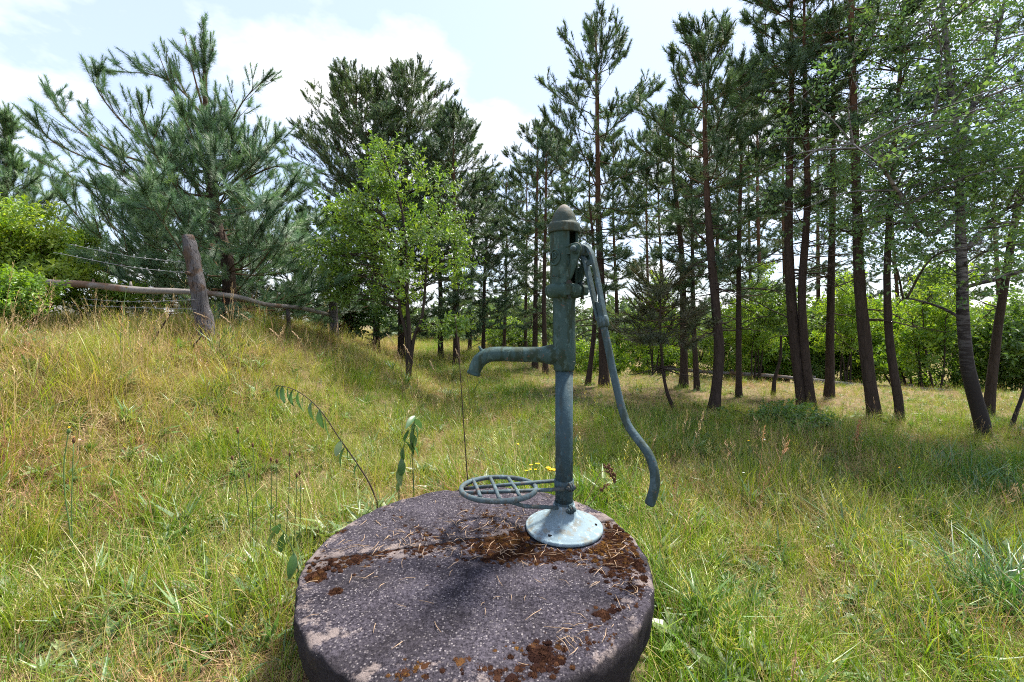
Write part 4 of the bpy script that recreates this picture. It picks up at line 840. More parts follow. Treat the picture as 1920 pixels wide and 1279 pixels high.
# lever: pixel -> point in the lever plane
def lpx(px, py):
    k_ = (px - 960) / F; s = (k_ * PY_ - PX) / (ld[0] - k_ * ld[1]); Y = PY_ + ld[1] * s; return s, CAM_Z - (py - HZ) / F * Y
outer = [lpx(*p) for p in ((1092, 460), (1101, 461), (1108, 468), (1114, 482), (1120, 508), (1127, 548), (1135, 588), (1139, 600))]
inner = [lpx(*p) for p in ((1121, 602), (1116, 580), (1108, 545), (1100, 510), (1096, 494), (1091, 486), (1086, 480), (1084, 470))]
lev = MB().prism(outer + inner, lv, -0.0075, 0.0075)
def lerp2(a, b, t): return (a[0] + (b[0] - a[0]) * t, a[1] + (b[1] - a[1]) * t)
# the casting is two flanges with open slots between: frame pieces instead of a full plate
lo_ = catmull([np.array((*p, 0)) for p in outer], 4); li_ = catmull([np.array((*p, 0)) for p in inner[::-1]], 4)
m = MB()
def bar(P, Q, t0, t1):
    n = len(P); v = [lv(p[0], p[1], t0) for p in P] + [lv(p[0], p[1], t0) for p in Q] + [lv(p[0], p[1], t1) for p in P] + [lv(p[0], p[1], t1) for p in Q]; f = []
    for i in range(n - 1): f += [(i, i + 1, n + i + 1, n + i), (2 * n + i, 3 * n + i, 3 * n + i + 1, 2 * n + i + 1), (i, 2 * n + i, 2 * n + i + 1, i + 1), (n + i, n + i + 1, 3 * n + i + 1, 3 * n + i)]
    f += [(0, n, 3 * n, 2 * n), (n - 1, 3 * n - 1, 4 * n - 1, 2 * n - 1)]; m.add(v, f)
N_ = 29; fr = np.linspace(0, 1, N_)
def samp(C, f): i = f * (len(C) - 1); j = min(int(i), len(C) - 2); return lerp(C[j], C[j + 1], i - j)[:2]
O = [samp(lo_, f) for f in fr]; I = [samp(li_, f) for f in fr]
bar(O, [lerp2(o, i, 0.24) for o, i in zip(O, I)], -0.0125, 0.0125)
bar([lerp2(o, i, 0.76) for o, i in zip(O, I)], I, -0.0125, 0.0125)
for a, b in ((0, 6), (12, 14), (22, 28)): bar([lerp2(o, i, 0.24) for o, i in zip(O, I)][a:b + 1], [lerp2(o, i, 0.76) for o, i in zip(O, I)][a:b + 1], -0.006, 0.006)
lvo = m.build('lever', M['pump_lever'], pump, smooth=False, fix=True)
bv = lvo.modifiers.new('bevel', 'BEVEL'); bv.width = 0.002; bv.segments = 2; bv.limit_method = 'ANGLE'
MB().tube([lv(0.086, pz + 0.002, -0.0235), lv(0.086, pz + 0.002, 0.0235)], 0.0225, 22).build('lever_eye', M['pump_lever'], lvo)
s0, s1 = lpx(1129, 592), lpx(1132, 613); MB().tube([lv(s0[0], s0[1], 0), lv(lerp(s0[0], s1[0], .15), lerp(s0[1], s1[1], .15), 0), lv(lerp(s0[0], s1[0], .9), lerp(s0[1], s1[1], .9), 0), lv(*s1, 0)], [0.0165, 0.0205, 0.0205, 0.018], 20).build('socket', M['pump_lever'], lvo)
hp = catmull([lv(*lpx(*p), 0) for p in ((1131, 608), (1140, 650), (1150, 700), (1163, 755), (1176, 795), (1196, 824), (1215, 850), (1226, 880), (1228, 905), (1224, 927), (1218, 944))], 6)
hpo = MB().tube(hp, np.interp(np.linspace(0, 1, len(hp)), [0, 0.5, 1], [0.0125, 0.0140, 0.0165]), 18).build('handle', M['pump_lever'], lvo)
# bucket rest clamped to the standpipe
bk = thing('bucket_rest', '', None, (PX, PY_, zz(910))); del bk['label']
bk.parent = pump; bk.location = (0, 0, zz(910) - PZ)
tilt = R(4)
rc = np.array(((935 - 960) / F * PY_, PY_ - 0.005, zz(914.5))); rrad = 0.143
def rp(a, rad_=rrad): return rc + np.array((rad_ * math.cos(a), rad_ * math.sin(a) * math.cos(tilt), -rad_ * math.sin(a) * math.sin(tilt)))
def child(mb, name, mat, par=bk):
    o = mb.build(name, mat); o.parent = par; o.matrix_parent_inverse = MWP(par).inverted(); return o
def MWP(o):
    from mathutils import Matrix
    m_ = Matrix.Translation(o.location); return (MWP(o.parent) @ o.matrix_parent_inverse @ m_) if o.parent else m_
child(MB().tube([rp(a) for a in np.linspace(0, 2 * math.pi, 65)], 0.0095, 12, caps=False), 'ring', M['grate'])
for off, ex in ((0.026, 1040), (-0.028, 1050)):
    x0 = -math.sqrt(rrad ** 2 - off ** 2); a_ = rc + np.array((x0, off, -off * math.sin(tilt) - 0.010)); b_ = np.array((PX + (-0.020 if off > 0 else -0.004), PY_ + (0.034 if off > 0 else -0.040), zz(909) + (0.004 if off > 0 else -0.001)))
    child(MB().tube([a_, lerp(a_, b_, 0.5), b_], 0.0070, 10), 'arm', M['grate'])
for u in (-0.088, -0.018, 0.058):
    # cross bars lie on the arms, slanted
    p = lambda yy, xo: rc + np.array((u + xo, yy, -yy * math.sin(tilt) + 0.003))
    yy0, xo0 = 0.0, 0.0
    h_ = math.sqrt(max(0.001, rrad ** 2 - u * u)) * 0.97
    child(MB().tube([p(h_ * 0.96, -0.022), p(0, 0.004), p(-h_ * 0.96, 0.026)], 0.0072, 10), 'cross_bar', M['grate'])
child(MB().tube([rc + np.array((0.045, -0.128, 0.002)), rc + np.array((0.10, -0.09, -0.030)), np.array((PX - 0.028, PY_ - 0.028, zz(946)))], 0.0070, 10), 'strut', M['grate'])
for py, h_ in ((907, 0.034), (948, 0.034)):
    zc_ = zz(py); ck = child(lat([(0.0338, zc_ - h_ / 2), (0.0372, zc_ - h_ / 2), (0.0376, zc_), (0.0372, zc_ + h_ / 2), (0.0338, zc_ + h_ / 2)], 40), 'clamp_band', M['pump_pipe'])
    ca = R(-62); cd = np.array((math.cos(ca), math.sin(ca), 0)); ct = np.array((-cd[1], cd[0], 0))
    for s_ in (-1, 1):
        q = lambda a, b, t: C0 + cd * a + ct * t + np.array((0, 0, b))
        pl = [(0.033, zc_ - 0.017), (0.048, zc_ - 0.015), (0.057, zc_ - 0.007), (0.058, zc_ + 0.007), (0.050, zc_ + 0.016), (0.033, zc_ + 0.017)]
        child(MB().prism(pl, q, 0.0045 * s_ - 0.0022, 0.0045 * s_ + 0.0022), 'clamp_ear', M['clamp'])
    child(MB().tube([C0 + cd * 0.047 + ct * t + np.array((0, 0, zc_)) for t in (-0.022, 0.020)], 0.0045, 8), 'clamp_bolt', M['clamp'])
    for t in (-0.012, 0.012): child(MB().tube([C0 + cd * 0.047 + ct * (t - 0.004) + np.array((0, 0, zc_)), C0 + cd * 0.047 + ct * (t + 0.004) + np.array((0, 0, zc_))], 0.0095, 6), 'nut', M['clamp'])

# ------------------------------------------------------------------ meadow
def blade(m, r, base, h, w, az, lean, curl, seg=4):
    d = np.array((math.cos(az), math.sin(az), 0)); s = np.array((-d[1], d[0], 0)); tw = r.normal(0, 0.5); s = s * math.cos(tw) + d * math.sin(tw); v, f = [], []
    p = np.array(base, float); th = lean
    for i in range(seg):
        t = i / seg; ww = w * (1 - t * 0.75) / 2; v += [p - s * ww, p + s * ww]; st_ = h / seg; p = p + (d * math.sin(th) + np.array((0, 0, math.cos(th)))) * st_; th += curl / seg
    v.append(p)
    for i in range(seg - 1): f.append((2 * i, 2 * i + 1, 2 * i + 3, 2 * i + 2))
    f.append((2 * seg - 2, 2 * seg - 1, 2 * seg)); m.add(v, f); return p
def grass_clump(seed, n, h0, h1, w, rad, lean, curl, mat, seg=3):
    r = np.random.default_rng(seed); m = MB()
    for i in range(n):
        a = r.random() * 6.28; q = rad * r.random() ** 0.5
        blade(m, r, (q * math.cos(a), q * math.sin(a), -0.01), lerp(h0, h1, r.random()), w * (0.7 + 0.6 * r.random()), a + r.normal(0, 0.9), abs(r.normal(0, lean)), abs(r.normal(curl, 0.4)), seg)
    return src('grass_clump', m, mat)
def panicle(seed, h, mat, n=10, wide=0.05, top=0.14, nst=2):
    r = np.random.default_rng(seed); m = MB()
    for k in range(nst):
        az = r.random() * 6.28; ln = abs(r.normal(0.12, 0.1)); d = np.array((math.cos(az) * math.sin(ln), math.sin(az) * math.sin(ln), math.cos(ln))); b = np.array((r.normal(0, .02), r.normal(0, .02), -0.01)); hh = h * (0.75 + 0.4 * r.random())
        P = [b, b + d * hh * 0.5, b + d * hh + np.array((d[0], d[1], 0)) * hh * 0.12]; m.tube(P, [0.0013, 0.001, 0.0006], 3, caps=False)
        for i in range(n):
            t = 1 - top / hh * (i / n); p = b + d * hh * t + np.array((d[0], d[1], 0)) * hh * 0.12 * max(0, 2 * t - 1); a = r.random() * 6.28; l = wide * (0.3 + 0.7 * i / n) * (0.6 + 0.6 * r.random())
            e = p + np.array((math.cos(a) * l, math.sin(a) * l, l * 0.7)); s = np.array((-math.sin(a), math.cos(a), 0)) * 0.0013
            m.add([p, e + s, e - s, e + (e - p) * 0.25], [(0, 1, 2), (1, 3, 2)])
            m.add([e - s * 1.2 + (0, 0, .003), e + s * 1.2 + (0, 0, .003), e + np.array((0, 0, 0.010))], [(0, 1, 2)])
    return src('seed_stalk', m, mat)
def rosette(seed, n, L, w, mat, el=(15, 60)):
    r = np.random.default_rng(seed); m = MB()
    for i in range(n):
        a = i * 2.4 + r.normal(0, 0.3); e = R(r.uniform(*el)); d = np.array((math.cos(a) * math.cos(e), math.sin(a) * math.cos(e), math.sin(e))); leaf_shape(m, np.array((0, 0, 0.005 + 0.03 * r.random())), d, np.array((0, 0, 1.0)), L * (0.6 + 0.6 * r.random()), w * (0.7 + 0.6 * r.random()), 0.15, 0.3)
    return src('weed_rosette', m, mat)
def litter(seed, n, mat):
    r = np.random.default_rng(seed); m = MB()
    for i in range(n):
        a = r.random() * 6.28; blade(m, r, (r.normal(0, .06), r.normal(0, .06), 0.01 + 0.03 * r.random()), 0.10 + 0.16 * r.random(), 0.0028, a, R(r.uniform(60, 95)), r.normal(0.1, 0.3), 3)
    return src('straw_litter', m, mat)
T_g = inst_tree('grass_clumps', [grass_clump(600 + i, 22, 0.09, 0.26, 0.0034, 0.055, 0.30, 0.7, M['grass']) for i in range(6)] + [grass_clump(610 + i, 12, 0.14, 0.36, 0.0045, 0.04, 0.35, 0.9, M['grass']) for i in range(3)])
T_s = inst_tree('straw_clumps', [grass_clump(620 + i, 18, 0.10, 0.34, 0.0024, 0.06, 0.40, 0.8, M['straw']) for i in range(5)] + [litter(630 + i, 18, M['straw']) for i in range(6)])
T_p = inst_tree('seed_stalks', [panicle(640 + i, 0.42, M['straw'], 14, 0.035, 0.13) for i in range(5)] + [panicle(650 + i, 0.5, M['straw'], 22, 0.012, 0.10) for i in range(2)])
T_pg = inst_tree('green_stalks', [panicle(660 + i, 0.40, M['grass'], 16, 0.035, 0.14) for i in range(5)])
T_w = inst_tree('weed_rosettes', [rosette(670 + i, 9, 0.085, 0.024, M['weed']) for i in range(4)] + [rosette(684 + i, 10, 0.13, 0.0075, M['weed'], (35, 80)) for i in range(2)] + [rosette(680 + i, 12, 0.12, 0.012, M['weed'], (30, 75)) for i in range(3)] + [rosette(690, 14, 0.03, 0.024, M['weed'], (5, 50))])

def spots(seed, dens, ymax=14, fn=None, ymin=0.55, smax=1.45):
    """random ground points; dens(y) plants per square metre, thinned by fn(x, y) in 0..1"""
    r = np.random.default_rng(seed); out = []
    edges = np.geomspace(ymin, ymax, 26)
    for a, b in zip(edges[:-1], edges[1:]):
        w = smax * b + 0.9; n = r.poisson(dens((a + b) / 2) * (b - a) * 2 * w); y = r.uniform(a, b, n); x = r.uniform(-w, w, n); out.append(np.stack([x, y], 1))
    A = np.concatenate(out)
    A = A[(np.hypot(A[:, 0] - SC[0], A[:, 1] - SC[1]) > 0.55) & ~((A[:, 1] < 1.05) & (np.abs(A[:, 0]) < 0.8))]
    if fn is not None: A = A[r.random(len(A)) < fn(A[:, 0], A[:, 1])]
    return A
def fld(x, y, s, o): return np.array([n3(a * s + o, b * s, o * 1.7) for a, b in zip(x, y)])
def dry(x, y):
    """how dry the sward is: the bank and some strips are straw, the middle strip and the shaded side stay green"""
    toe = np.interp(y, TOE[:, 0], TOE[:, 1]); bank = sstep(-0.4, 1.3, toe - x)
    green = np.exp(-((x - (0.05 * y)) / (0.22 * y + 0.3)) ** 2) * sstep(2.0, 3.0, y) * (1 - sstep(5.5, 7, y))
    wood = sstep(4.6, 6.5, y + 0.25 * x) * sstep(0.0, 1.2, x)
    return np.clip(0.36 + 0.46 * bank - 0.30 * green + 0.14 * wood + 0.55 * fld(x, y, 0.9, 3.1) + 0.25 * fld(x, y, 2.7, 8.3) - 0.2 * sstep(2.2, 3.6, x) * (1 - sstep(4.4, 5.6, y)), 0, 1)
def cover_fn(x, y):
    wood = sstep(5.2, 7.0, y + 0.2 * x) * sstep(0.2, 1.4, x)
    return np.clip(1.0 - 0.35 * wood * (0.5 + fld(x, y, 1.3, 5.5)) - 0.10, 0.15, 1)
def sward(name, label, tree, A, smin, smax, tint, seed, tilt_=0.12, far=0.035, cat='grass'):
    r = np.random.default_rng(seed); n = len(A); z = gz(A[:, 0], A[:, 1]) + np.array([n3(x * 2.1, y * 2.1) * 0.03 for x, y in A]) * 0.9
    z = np.where(np.hypot(A[:, 0] - SC[0], A[:, 1] - SC[1]) < 0.9, gz(A[:, 0], A[:, 1]), z)
    rt = np.stack([r.normal(0, tilt_, n), r.normal(0, tilt_, n), r.random(n) * 6.28], 1); s = r.uniform(smin, smax, n) * (1 + far * A[:, 1]) * (1 - 0.22 * sstep(2.6, 3.6, A[:, 1])) * (1 - 0.45 * sstep(4.4, 6.2, A[:, 1] + 0.15 * A[:, 0]) * sstep(-0.4, 0.8, A[:, 0]))
    s = s * (0.80 + 0.85 * np.clip(fld(A[:, 0], A[:, 1], 2.3, 41.0) + 0.28, 0, 1)) * np.where(r.random(n) < 0.08, 1.3, 1.0) * (0.90 + 0.28 * sstep(0.2, 1.4, np.interp(A[:, 1], TOE[:, 0], TOE[:, 1]) - A[:, 0]))
    return tag(scatter(name, tree, np.stack([A[:, 0], A[:, 1], z], 1), rt, s, tint, seed=seed), label, cat, kind='stuff')
dn = lambda k: (lambda y: k * np.interp(y, [0, 2.5, 4, 7, 14, 30], [1.0, 0.9, 0.62, 0.34, 0.14, 0.05]))
A = spots(1, dn(560), 26, lambda x, y: cover_fn(x, y) * np.clip(1.2 - 0.65 * dry(x, y), 0.3, 1)); D_ = dry(A[:, 0], A[:, 1])
sward('meadow_grass', 'green meadow grass covering the ground round the well', T_g, A, 0.42, 0.95, 0.12 + 0.62 * D_ + rng.normal(0, 0.20, len(A)), 1)
A = spots(2, dn(500), 26, lambda x, y: np.clip(0.16 + 0.95 * dry(x, y), 0, 1)); sward('dry_grass', 'straw-coloured dead grass mixed through the meadow', T_s, A, 0.45, 0.95, 0.42 + 0.9 * fld(A[:, 0], A[:, 1], 1.6, 31.0) + rng.normal(0, 0.2, len(A)), 2, 0.25)
A = spots(3, dn(60), 18, lambda x, y: np.clip(0.15 + dry(x, y) * 0.9, 0, 1) * cover_fn(x, y)); sward('seeding_grass', 'tall dry grass stalks with feathery seed heads in the meadow', T_p, A, 0.4, 0.95, rng.normal(0.45, 0.3, len(A)), 3, 0.2)
A = spots(4, dn(80), 14, lambda x, y: np.clip(1.1 - dry(x, y), 0.1, 1)); sward('green_seeding_grass', 'pale green grass stalks in seed across the meadow', T_pg, A, 0.4, 0.85, rng.normal(0.72, 0.2, len(A)), 4, 0.15)
A = spots(5, dn(170), 10, lambda x, y: np.clip(0.55 + 0.9 * fld(x, y, 1.1, 6.6), 0.05, 1)); sward('meadow_weeds', 'low broad-leaved weeds between the grasses', T_w, A, 0.55, 1.2, rng.normal(0.45, 0.3, len(A)), 5, 0.2, cat='weeds')
# lush spreading leaves beside the cover
r_ = np.random.default_rng(55); A = np.array([W(600 + r_.normal(0, 70), 0, 1)[:2] for _ in range(2)])
A = np.stack([r_.normal(-0.72, 0.16, 60), r_.normal(2.08, 0.10, 60)], 1); A = A[np.hypot(A[:, 0] - SC[0], A[:, 1] - SC[1]) > 0.60]
sward('leafy_patch', 'lush pale green leafy patch growing against the back of the cover', T_w, A, 1.0, 1.7, rng.normal(0.6, 0.2, len(A)), 56, 0.2, cat='weeds')

# small white and yellow flower heads too many to count
def bloom(seed, mat, h=0.30, size=0.0048):
    r = np.random.default_rng(seed); m = MB(); m.tube([(0, 0, 0), (0.01, 0, h * 0.5), (0.0, 0.01, h)], [0.0014, 0.0012, 0.0009], 3, caps=False); nst = len(m.f)
    for i in range(9): a = i * 0.7; d = np.array((math.cos(a), math.sin(a), 0.35)); s = np.array((-d[1], d[0], 0)) * size * 0.4; c = np.array((0.0, 0.01, h)); m.add([c - s * .3, c + d * size - s, c + d * size + s, c + s * .3], [(0, 1, 2, 3)])
    m.lathe([(size * 0.5, 0), (size * 0.4, size * 0.35), (0.0005, size * 0.5)], 7, (0, 0.01, h), caps=False); o = src('bloom', m, mat); o.data.materials.append(M['stem'])
    for p in o.data.polygons[:nst]: p.material_index = 1
    return o
T_yf = inst_tree('yellow_blooms', [bloom(i, M['yellow'], 0.25 + 0.06 * i) for i in range(3)]); T_wf = inst_tree('white_blooms', [bloom(9 + i, M['white'], 0.18 + 0.05 * i, 0.0034) for i in range(3)])
A = spots(6, dn(9), 9, ymin=2.3, fn=lambda x, y: np.clip(-0.1 + 1.6 * fld(x, y, 0.8, 12.2) + 0.25 * sstep(0.4, 1.2, x), 0, 1)); sward('yellow_meadow_flowers', 'tiny yellow flowers dotted through the grass', T_yf, A, 0.7, 1.1, np.zeros(len(A)), 6, 0.15, cat='flowers')
A = spots(7, dn(11), 8, ymin=1.6, fn=lambda x, y: np.clip(0.2 + 1.4 * fld(x, y, 0.9, 22.2), 0, 1)); sward('white_meadow_flowers', 'tiny white flower heads dotted through the grass', T_wf, A, 0.7, 1.1, np.zeros(len(A)), 7, 0.15, cat='flowers')

# ------------------------------------------------------------------ single plants that stand out
def leaf_mesh(L, w, mat):
    m = MB(); n = 6; v = []
    for i in range(n + 1):
        t = i / n; ww = w * math.sin(math.pi * min(1, t * 0.92 + 0.04)) ** 0.8 / 2; zc_ = -L * 0.30 * t * t; v += [(L * t, -ww, zc_ + ww * 0.35), (L * t, 0, zc_), (L * t, ww, zc_ + ww * 0.35)]
    f = []
    for i in range(n): f += [(3 * i, 3 * i + 3, 3 * i + 4, 3 * i + 1), (3 * i + 1, 3 * i + 4, 3 * i + 5, 3 * i + 2)]
    m.add(v, f); return m.mesh('leaf', mat)
def leaf_mat(name, a, b, trans=0.35):
    N = NT(name); n = N.noise(N.co((30, 90, 30)), 1.0, 3); return N.leaf(N.mix(n, a, b), trans, 0.08)
M['shoot_leaf'] = leaf_mat('shoot_leaf', (0.045, 0.125, 0.034), (0.095, 0.20, 0.048)); M['shoot_leaf2'] = leaf_mat('pale_shoot_leaf', (0.12, 0.20, 0.05), (0.20, 0.27, 0.07))
LM = [leaf_mesh(0.10, 0.040, M['shoot_leaf']), leaf_mesh(0.08, 0.034, M['shoot_leaf']), leaf_mesh(0.09, 0.040, M['shoot_leaf2'])]
def leafy_shoot(label, pxs, Y, leaves, r0, seed, mat=M['twig'], name='leafy_shoot', drop=0.12, sc=1.0):
    r = np.random.default_rng(seed); P = catmull([W(a, b, Y + (0 if np.isscalar(Y) else 0)) for a, b in pxs], 6); g0 = P[0].copy(); g0[2] = gz1(g0[0], g0[1])
    P = [g0 - np.array((0, 0, 0.02))] + P; root = thing(name, label, 'plant', g0)
    MB().tube([p - g0 for p in P], np.linspace(r0, r0 * 0.35, len(P)), 7).build('stem', mat).parent = root
    for k, (f, az, pitch, ty, s) in enumerate(leaves):
        q = P[1 + int(f * (len(P) - 2))] - g0; o = bpy.data.objects.new('leaf', LM[ty]); scene.collection.objects.link(o); o.parent = root; o.location = q; o.rotation_euler = (r.normal(0, 0.3), R(pitch + r.normal(0, 12)), R(az + r.normal(0, 25))); k_ = s * sc * r.uniform(0.65, 1.25); o.scale = (k_, k_ * r.uniform(0.75, 1.2), k_ * r.uniform(0.3, 1.6))
    return root
leafy_shoot('arching dark-stemmed shoot with hanging leaves behind the cover', [(707, 942), (692, 905), (660, 855), (635, 820), (605, 775), (575, 745), (545, 728), (515, 722)], 2.12,
            [(0.36, 190, 75, 1, 1.0), (0.36, 20, 70, 0, 0.9), (0.42, 230, 60, 2, 1.0), (0.56, 200, 80, 0, 1.35), (0.60, 260, 72, 1, 1.1), (0.68, 300, 80, 0, 0.9), (0.76, 200, 70, 2, 0.9), (0.80, 250, 78, 0, 1.1), (0.84, 180, 72, 0, 1.0), (0.90, 230, 80, 1, 1.0), (0.93, 170, 70, 1, 0.9), (0.97, 200, 62, 1, 0.9), (0.99, 160, 50, 1, 0.8), (0.25, 240, 65, 1, 0.7)], 0.0042, 70)
leafy_shoot('upright leafy stem with drooping leaves behind the cover', [(776, 918), (774, 860), (776, 815), (778, 780)], 2.25, [(f, a, p, t, 0.95) for f, a, p, t in ((0.45, 200, 70, 0), (0.55, 20, 70, 0), (0.62, 250, 65, 2), (0.70, 120, 70, 0), (0.78, 200, 72, 0), (0.84, 340, 60, 1), (0.90, 230, 55, 1), (0.95, 60, 40, 1), (1.0, 150, 20, 1), (1.0, 280, 10, 1))], 0.0034, 71, M['stem'])
leafy_shoot('second leafy stem with yellowing low leaves beside the upright one', [(748, 925), (750, 880), (756, 840), (768, 800)], 2.2, [(f, a, p, t, 0.9) for f, a, p, t in ((0.2, 200, 70, 2), (0.4, 160, 70, 2), (0.5, 300, 66, 0), (0.7, 200, 70, 0), (0.8, 40, 60, 0), (0.95, 120, 40, 1))], 0.0030, 72, M['stem'])
leafy_shoot('low shoot with broad green leaves against the left of the cover', [(575, 1130), (560, 1070), (540, 1010), (520, 985)], 1.62, [(0.2, 200, 60, 0, 1.1), (0.35, 120, 50, 0, 1.2), (0.5, 250, 70, 0, 1.1), (0.6, 60, 60, 2, 1.0), (0.8, 180, 66, 0, 0.9), (0.95, 210, 50, 2, 0.9), (1.0, 90, 40, 1, 0.8)], 0.0034, 73, M['stem'])

def stalk(name, label, cat, pxs, Y, r0, mat, top=None, group=None):
    P = catmull([W(a, b, Y) for a, b in pxs], 5); g0 = P[0].copy(); g0[2] = gz1(g0[0], g0[1]); P = [g0 - np.array((0, 0, 0.03))] + [np.array((p[0], p[1], max(p[2], g0[2] + 0.01 * (i + 1)))) for i, p in enumerate(P)]
    root = thing(name, label, cat, g0, group); MB().tube([p - g0 for p in P], np.linspace(r0, r0 * 0.6, len(P)), 7).build('stem', mat).parent = root
    if top: top(root, P[-1] - g0, P[-1] - P[-2])
    return root
def bud(mat=M['seed'], L=0.022, r0=0.006, tuft=None):
    def f(root, p, d):
        d = d / np.linalg.norm(d); MB().tube([p - d * 0.002, p + d * L * 0.3, p + d * L * 0.75, p + d * L], [r0 * 0.5, r0, r0 * 0.85, r0 * 0.45], 9).build('flower_head', mat).parent = root
        if tuft:
            m = MB()
            for i in range(14): a = i * 2.4; e = d + np.array((math.cos(a), math.sin(a), 0)) * 0.45; m.tube([p + d * L * 0.9, p + d * L * 0.9 + e / np.linalg.norm(e) * 0.010], [0.0013, 0.0008], 3)
            m.build('floret_tuft', tuft).parent = root
    return f
stalk('bare_stalk', 'thin dark bare stem standing straight up behind the bucket rest', 'stem', [(877, 905), (871, 820), (865, 730), (860, 660), (853, 590)], 2.16, 0.0032, M['twig'])
stalk('flower_stalk', 'taller of two pale green stalks with closed buds in the left grass', 'plant', [(140, 1105), (132, 1000), (122, 930), (120, 870), (128, 812)], 1.85, 0.0030, M['stem_pale'], bud(M['stem_pale'], 0.020, 0.007, M['yellow']))
stalk('flower_stalk', 'shorter of two pale green stalks with orange-tipped bud in the left grass', 'plant', [(145, 1110), (136, 1010), (134, 950), (138, 830)], 1.83, 0.0029, M['stem_pale'], bud(M['seed'], 0.018, 0.006, M['orange']))
stalk('flower_stalk', 'stalk with orange faded flower head beside the arching shoot, tallest of its patch', 'plant', [(470, 1010), (462, 920), (450, 860), (446, 812)], 2.0, 0.0024, M['stem'], bud(M['seed'], 0.02, 0.0062, M['orange']))
G3 = 'brown-headed stalks left of the cover'
for ki, (px, py, bx, by) in enumerate(((474, 838, 480, 1000), (508, 865, 505, 990), (519, 868, 512, 1000), (543, 855, 535, 985), (556, 895, 548, 1010), (562, 890, 560, 1005), (467, 895, 474, 1010), (436, 862, 450, 1000))):
    stalk('flower_stalk', 'thin stalk with small brown closed head left of the cover', 'plant', [(bx, by + 40), ((px + bx) / 2 + 3, (py + by) / 2), (px, py)], 1.95, 0.0019, M['stem'], bud(M['seed'], 0.019, 0.0052), G3)
stalk('flower_stalk', 'brown closed flower head on a stalk low in the left foreground', 'plant', [(375, 1279), (382, 1250), (386, 1232)], 1.42, 0.0024, M['stem'], bud(M['seed'], 0.018, 0.006, M['orange']))
def yellow_head(n, sp_, size):
    def f(root, p, d):
        r = np.random.default_rng(int(abs(p[2]) * 1e5) % 9999); st_ = MB()
        for i in range(n):
            q = p + np.array((r.normal(0, sp_), r.normal(0, sp_), r.normal(0.01, sp_ * 0.5))); st_.tube([p - (0, 0, 0.03), q], 0.0011, 4)
            m = MB(); m.lathe([(0.001, -size * 0.3), (size * 0.45, 0), (size * 0.4, size * 0.3), (0.0005, size * 0.42)], 9, q, caps=False)
            for k in range(12): a = k * 0.5236; e = np.array((math.cos(a), math.sin(a), 0.25)); s = np.array((-e[1], e[0], 0)) * size * 0.24; m.add([q - s * .5, q + e * size - s, q + e * size * 1.15, q + e * size + s, q + s * .5], [(0, 1, 2, 3, 4)])
            m.build('flower_head', M['yellow']).parent = root
        st_.build('flower_stems', M['stem']).parent = root
    return f
stalk('yellow_flower', 'bright yellow flower touching the standpipe above the bucket rest', 'flower', [(1036, 960), (1034, 920), (1031, 884)], 2.35, 0.0024, M['stem'], yellow_head(5, 0.010, 0.013))
stalk('yellow_flower', 'fading orange-yellow flower cluster above the bucket rest', 'flower', [(1000, 960), (1001, 920), (1003, 878)], 2.45, 0.0022, M['stem'], yellow_head(7, 0.022, 0.008))
stalk('yellow_flower', 'yellow flower cluster at the edge of the tree shade', 'flower', [(1467, 800), (1467, 785), (1467, 768)], 4.9, 0.004, M['stem'], yellow_head(9, 0.03, 0.013))
def spike(mat, n, L, wd, sz):
    def f(root, p, d):
        d = d / np.linalg.norm(d); r = np.random.default_rng(n); m = MB()
        for i in range(n):
            t = i / n; q = p - d * L * t + np.array((r.normal(0, wd), r.normal(0, wd), 0)) * (0.4 + 0.8 * t); m.lathe([(0.0008, -sz), (sz * 0.8, -sz * 0.3), (sz * 0.7, sz * 0.4), (0.0005, sz)], 5, q, caps=False)
        m.build('seed_head', mat).parent = root
    return f
stalk('dock_stalk', 'rusty orange dried dock stalk in the grass before the trees', 'plant', [(1604, 862), (1605, 830), (1612, 788)], 3.45, 0.0035, M['dead'], spike(M['orange'], 90, 0.22, 0.010, 0.006))
stalk('dried_umbel', 'dark brown dried seed head drooping behind the lever', 'plant', [(1095, 945), (1112, 915), (1128, 885), (1146, 890), (1154, 905)], 2.1, 0.0022, M['dead'], spike(M['seed'], 46, 0.10, 0.012, 0.0065))
stalk('dried_umbel', 'smaller dark brown seed head on a slanting stem behind the lever', 'plant', [(1106, 945), (1122, 925), (1140, 908)], 2.05, 0.0018, M['dead'], spike(M['seed'], 18, 0.05, 0.010, 0.006))
G4 = 'bent straw heads on the bank'
for i, (px, py, dx) in enumerate(((395, 600, -30), (430, 605, -16), (470, 603, -18), (520, 630, -14), (735, 640, -10), (765, 660, -8), (812, 690, -6), (860, 668, -6), (560, 635, -12), (300, 600, 10))):
    Yk = hit(px + 20, py + 60) if py + 60 > 640 else 4.6
    stalk('straw_stalk', 'tall bent straw stalk with feathery head on the bank', 'grass', [(px + 20, py + 80), (px + 14, py + 30), (px, py), (px + dx, py - 14)], min(Yk, 5.0), 0.0028, M['dead'], spike(flat('straw_head', (0.46, 0.33, 0.20), 0.9), 40, 0.12, 0.006, 0.005), G4)
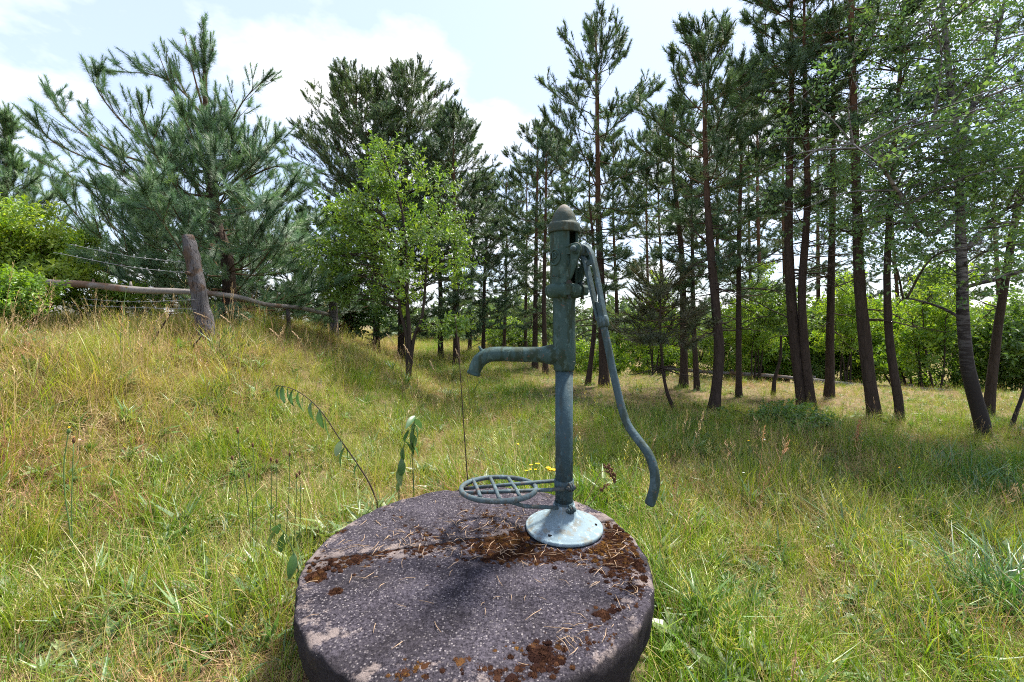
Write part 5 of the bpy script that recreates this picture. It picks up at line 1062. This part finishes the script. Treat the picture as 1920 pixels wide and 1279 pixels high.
# dead sticks near the post
for lab, pxs, Y in (('dark bare stick poking up left of the leaning fence post', [(272, 668), (296, 625), (322, 585)], 3.9), ('low broken stick at the foot of the leaning fence post', [(345, 672), (362, 650), (378, 630)], 3.9)):
    P = catmull([W(a, b, Y) for a, b in pxs], 4); g0 = P[0].copy(); g0[2] = gz1(g0[0], g0[1]); m = MB().tube([(0, 0, -0.04)] + [p - g0 for p in P], np.linspace(0.013, 0.005, len(P) + 1), 8, wob=0.2)
    m.tube([P[4] - g0, P[4] - g0 + (-0.05, 0, 0.08)], [0.006, 0.002], 5); o = m.build('dead_stick', M['branch_dark']); o.location = g0; tag(o, lab, 'stick')
# tussock of broad grass, bottom right
r_ = np.random.default_rng(88); tx = W(1872, 1180, 1.62); tb_ = np.array((tx[0], tx[1], gz1(tx[0], tx[1])))
T_t = inst_tree('tussock_blades', [grass_clump(700 + i, 8, 0.22, 0.46, 0.008, 0.03, 0.30, 1.3, M['tussock'], 6) for i in range(4)])
def tussock(label, x, y, n, sp_, s, seed):
    r = np.random.default_rng(seed); A = np.stack([r.normal(0, sp_, n), r.normal(0, sp_, n), np.zeros(n)], 1); o = scatter('grass_tussock', T_t, A, np.stack([r.normal(0, .2, n), r.normal(0, .2, n), r.random(n) * 6.28], 1), r.uniform(0.7, 1.1, n) * s, r.normal(0.45, 0.25, n), seed=seed)
    o.location = (x, y, gz1(x, y)); return tag(o, label, 'grass tussock', kind='stuff')
tussock('tall blue-green grass tussock right of the well cover', tb_[0], tb_[1], 44, 0.075, 1.0, 1)
xx = W(1860, 930, 2.75); tussock('lush dark grass clump in the shade below the birch', xx[0], xx[1], 60, 0.28, 0.85, 2)
xx = W(1780, 900, 3.0); tussock('loose dark grass patch in shade left of the lush clump', xx[0], xx[1], 40, 0.30, 0.7, 3)
# leafy mound in the tree shade
shrub('low dark bramble mound in the grass before the forked pair', 1470, 790, hit(1470, 800), 0.55, 0.055, 30, 450, tree=T_leaf, n_spr=10, sp=0.10, sc=0.5, name='bramble', tint=(0.2, 0.2), r0=0.006)
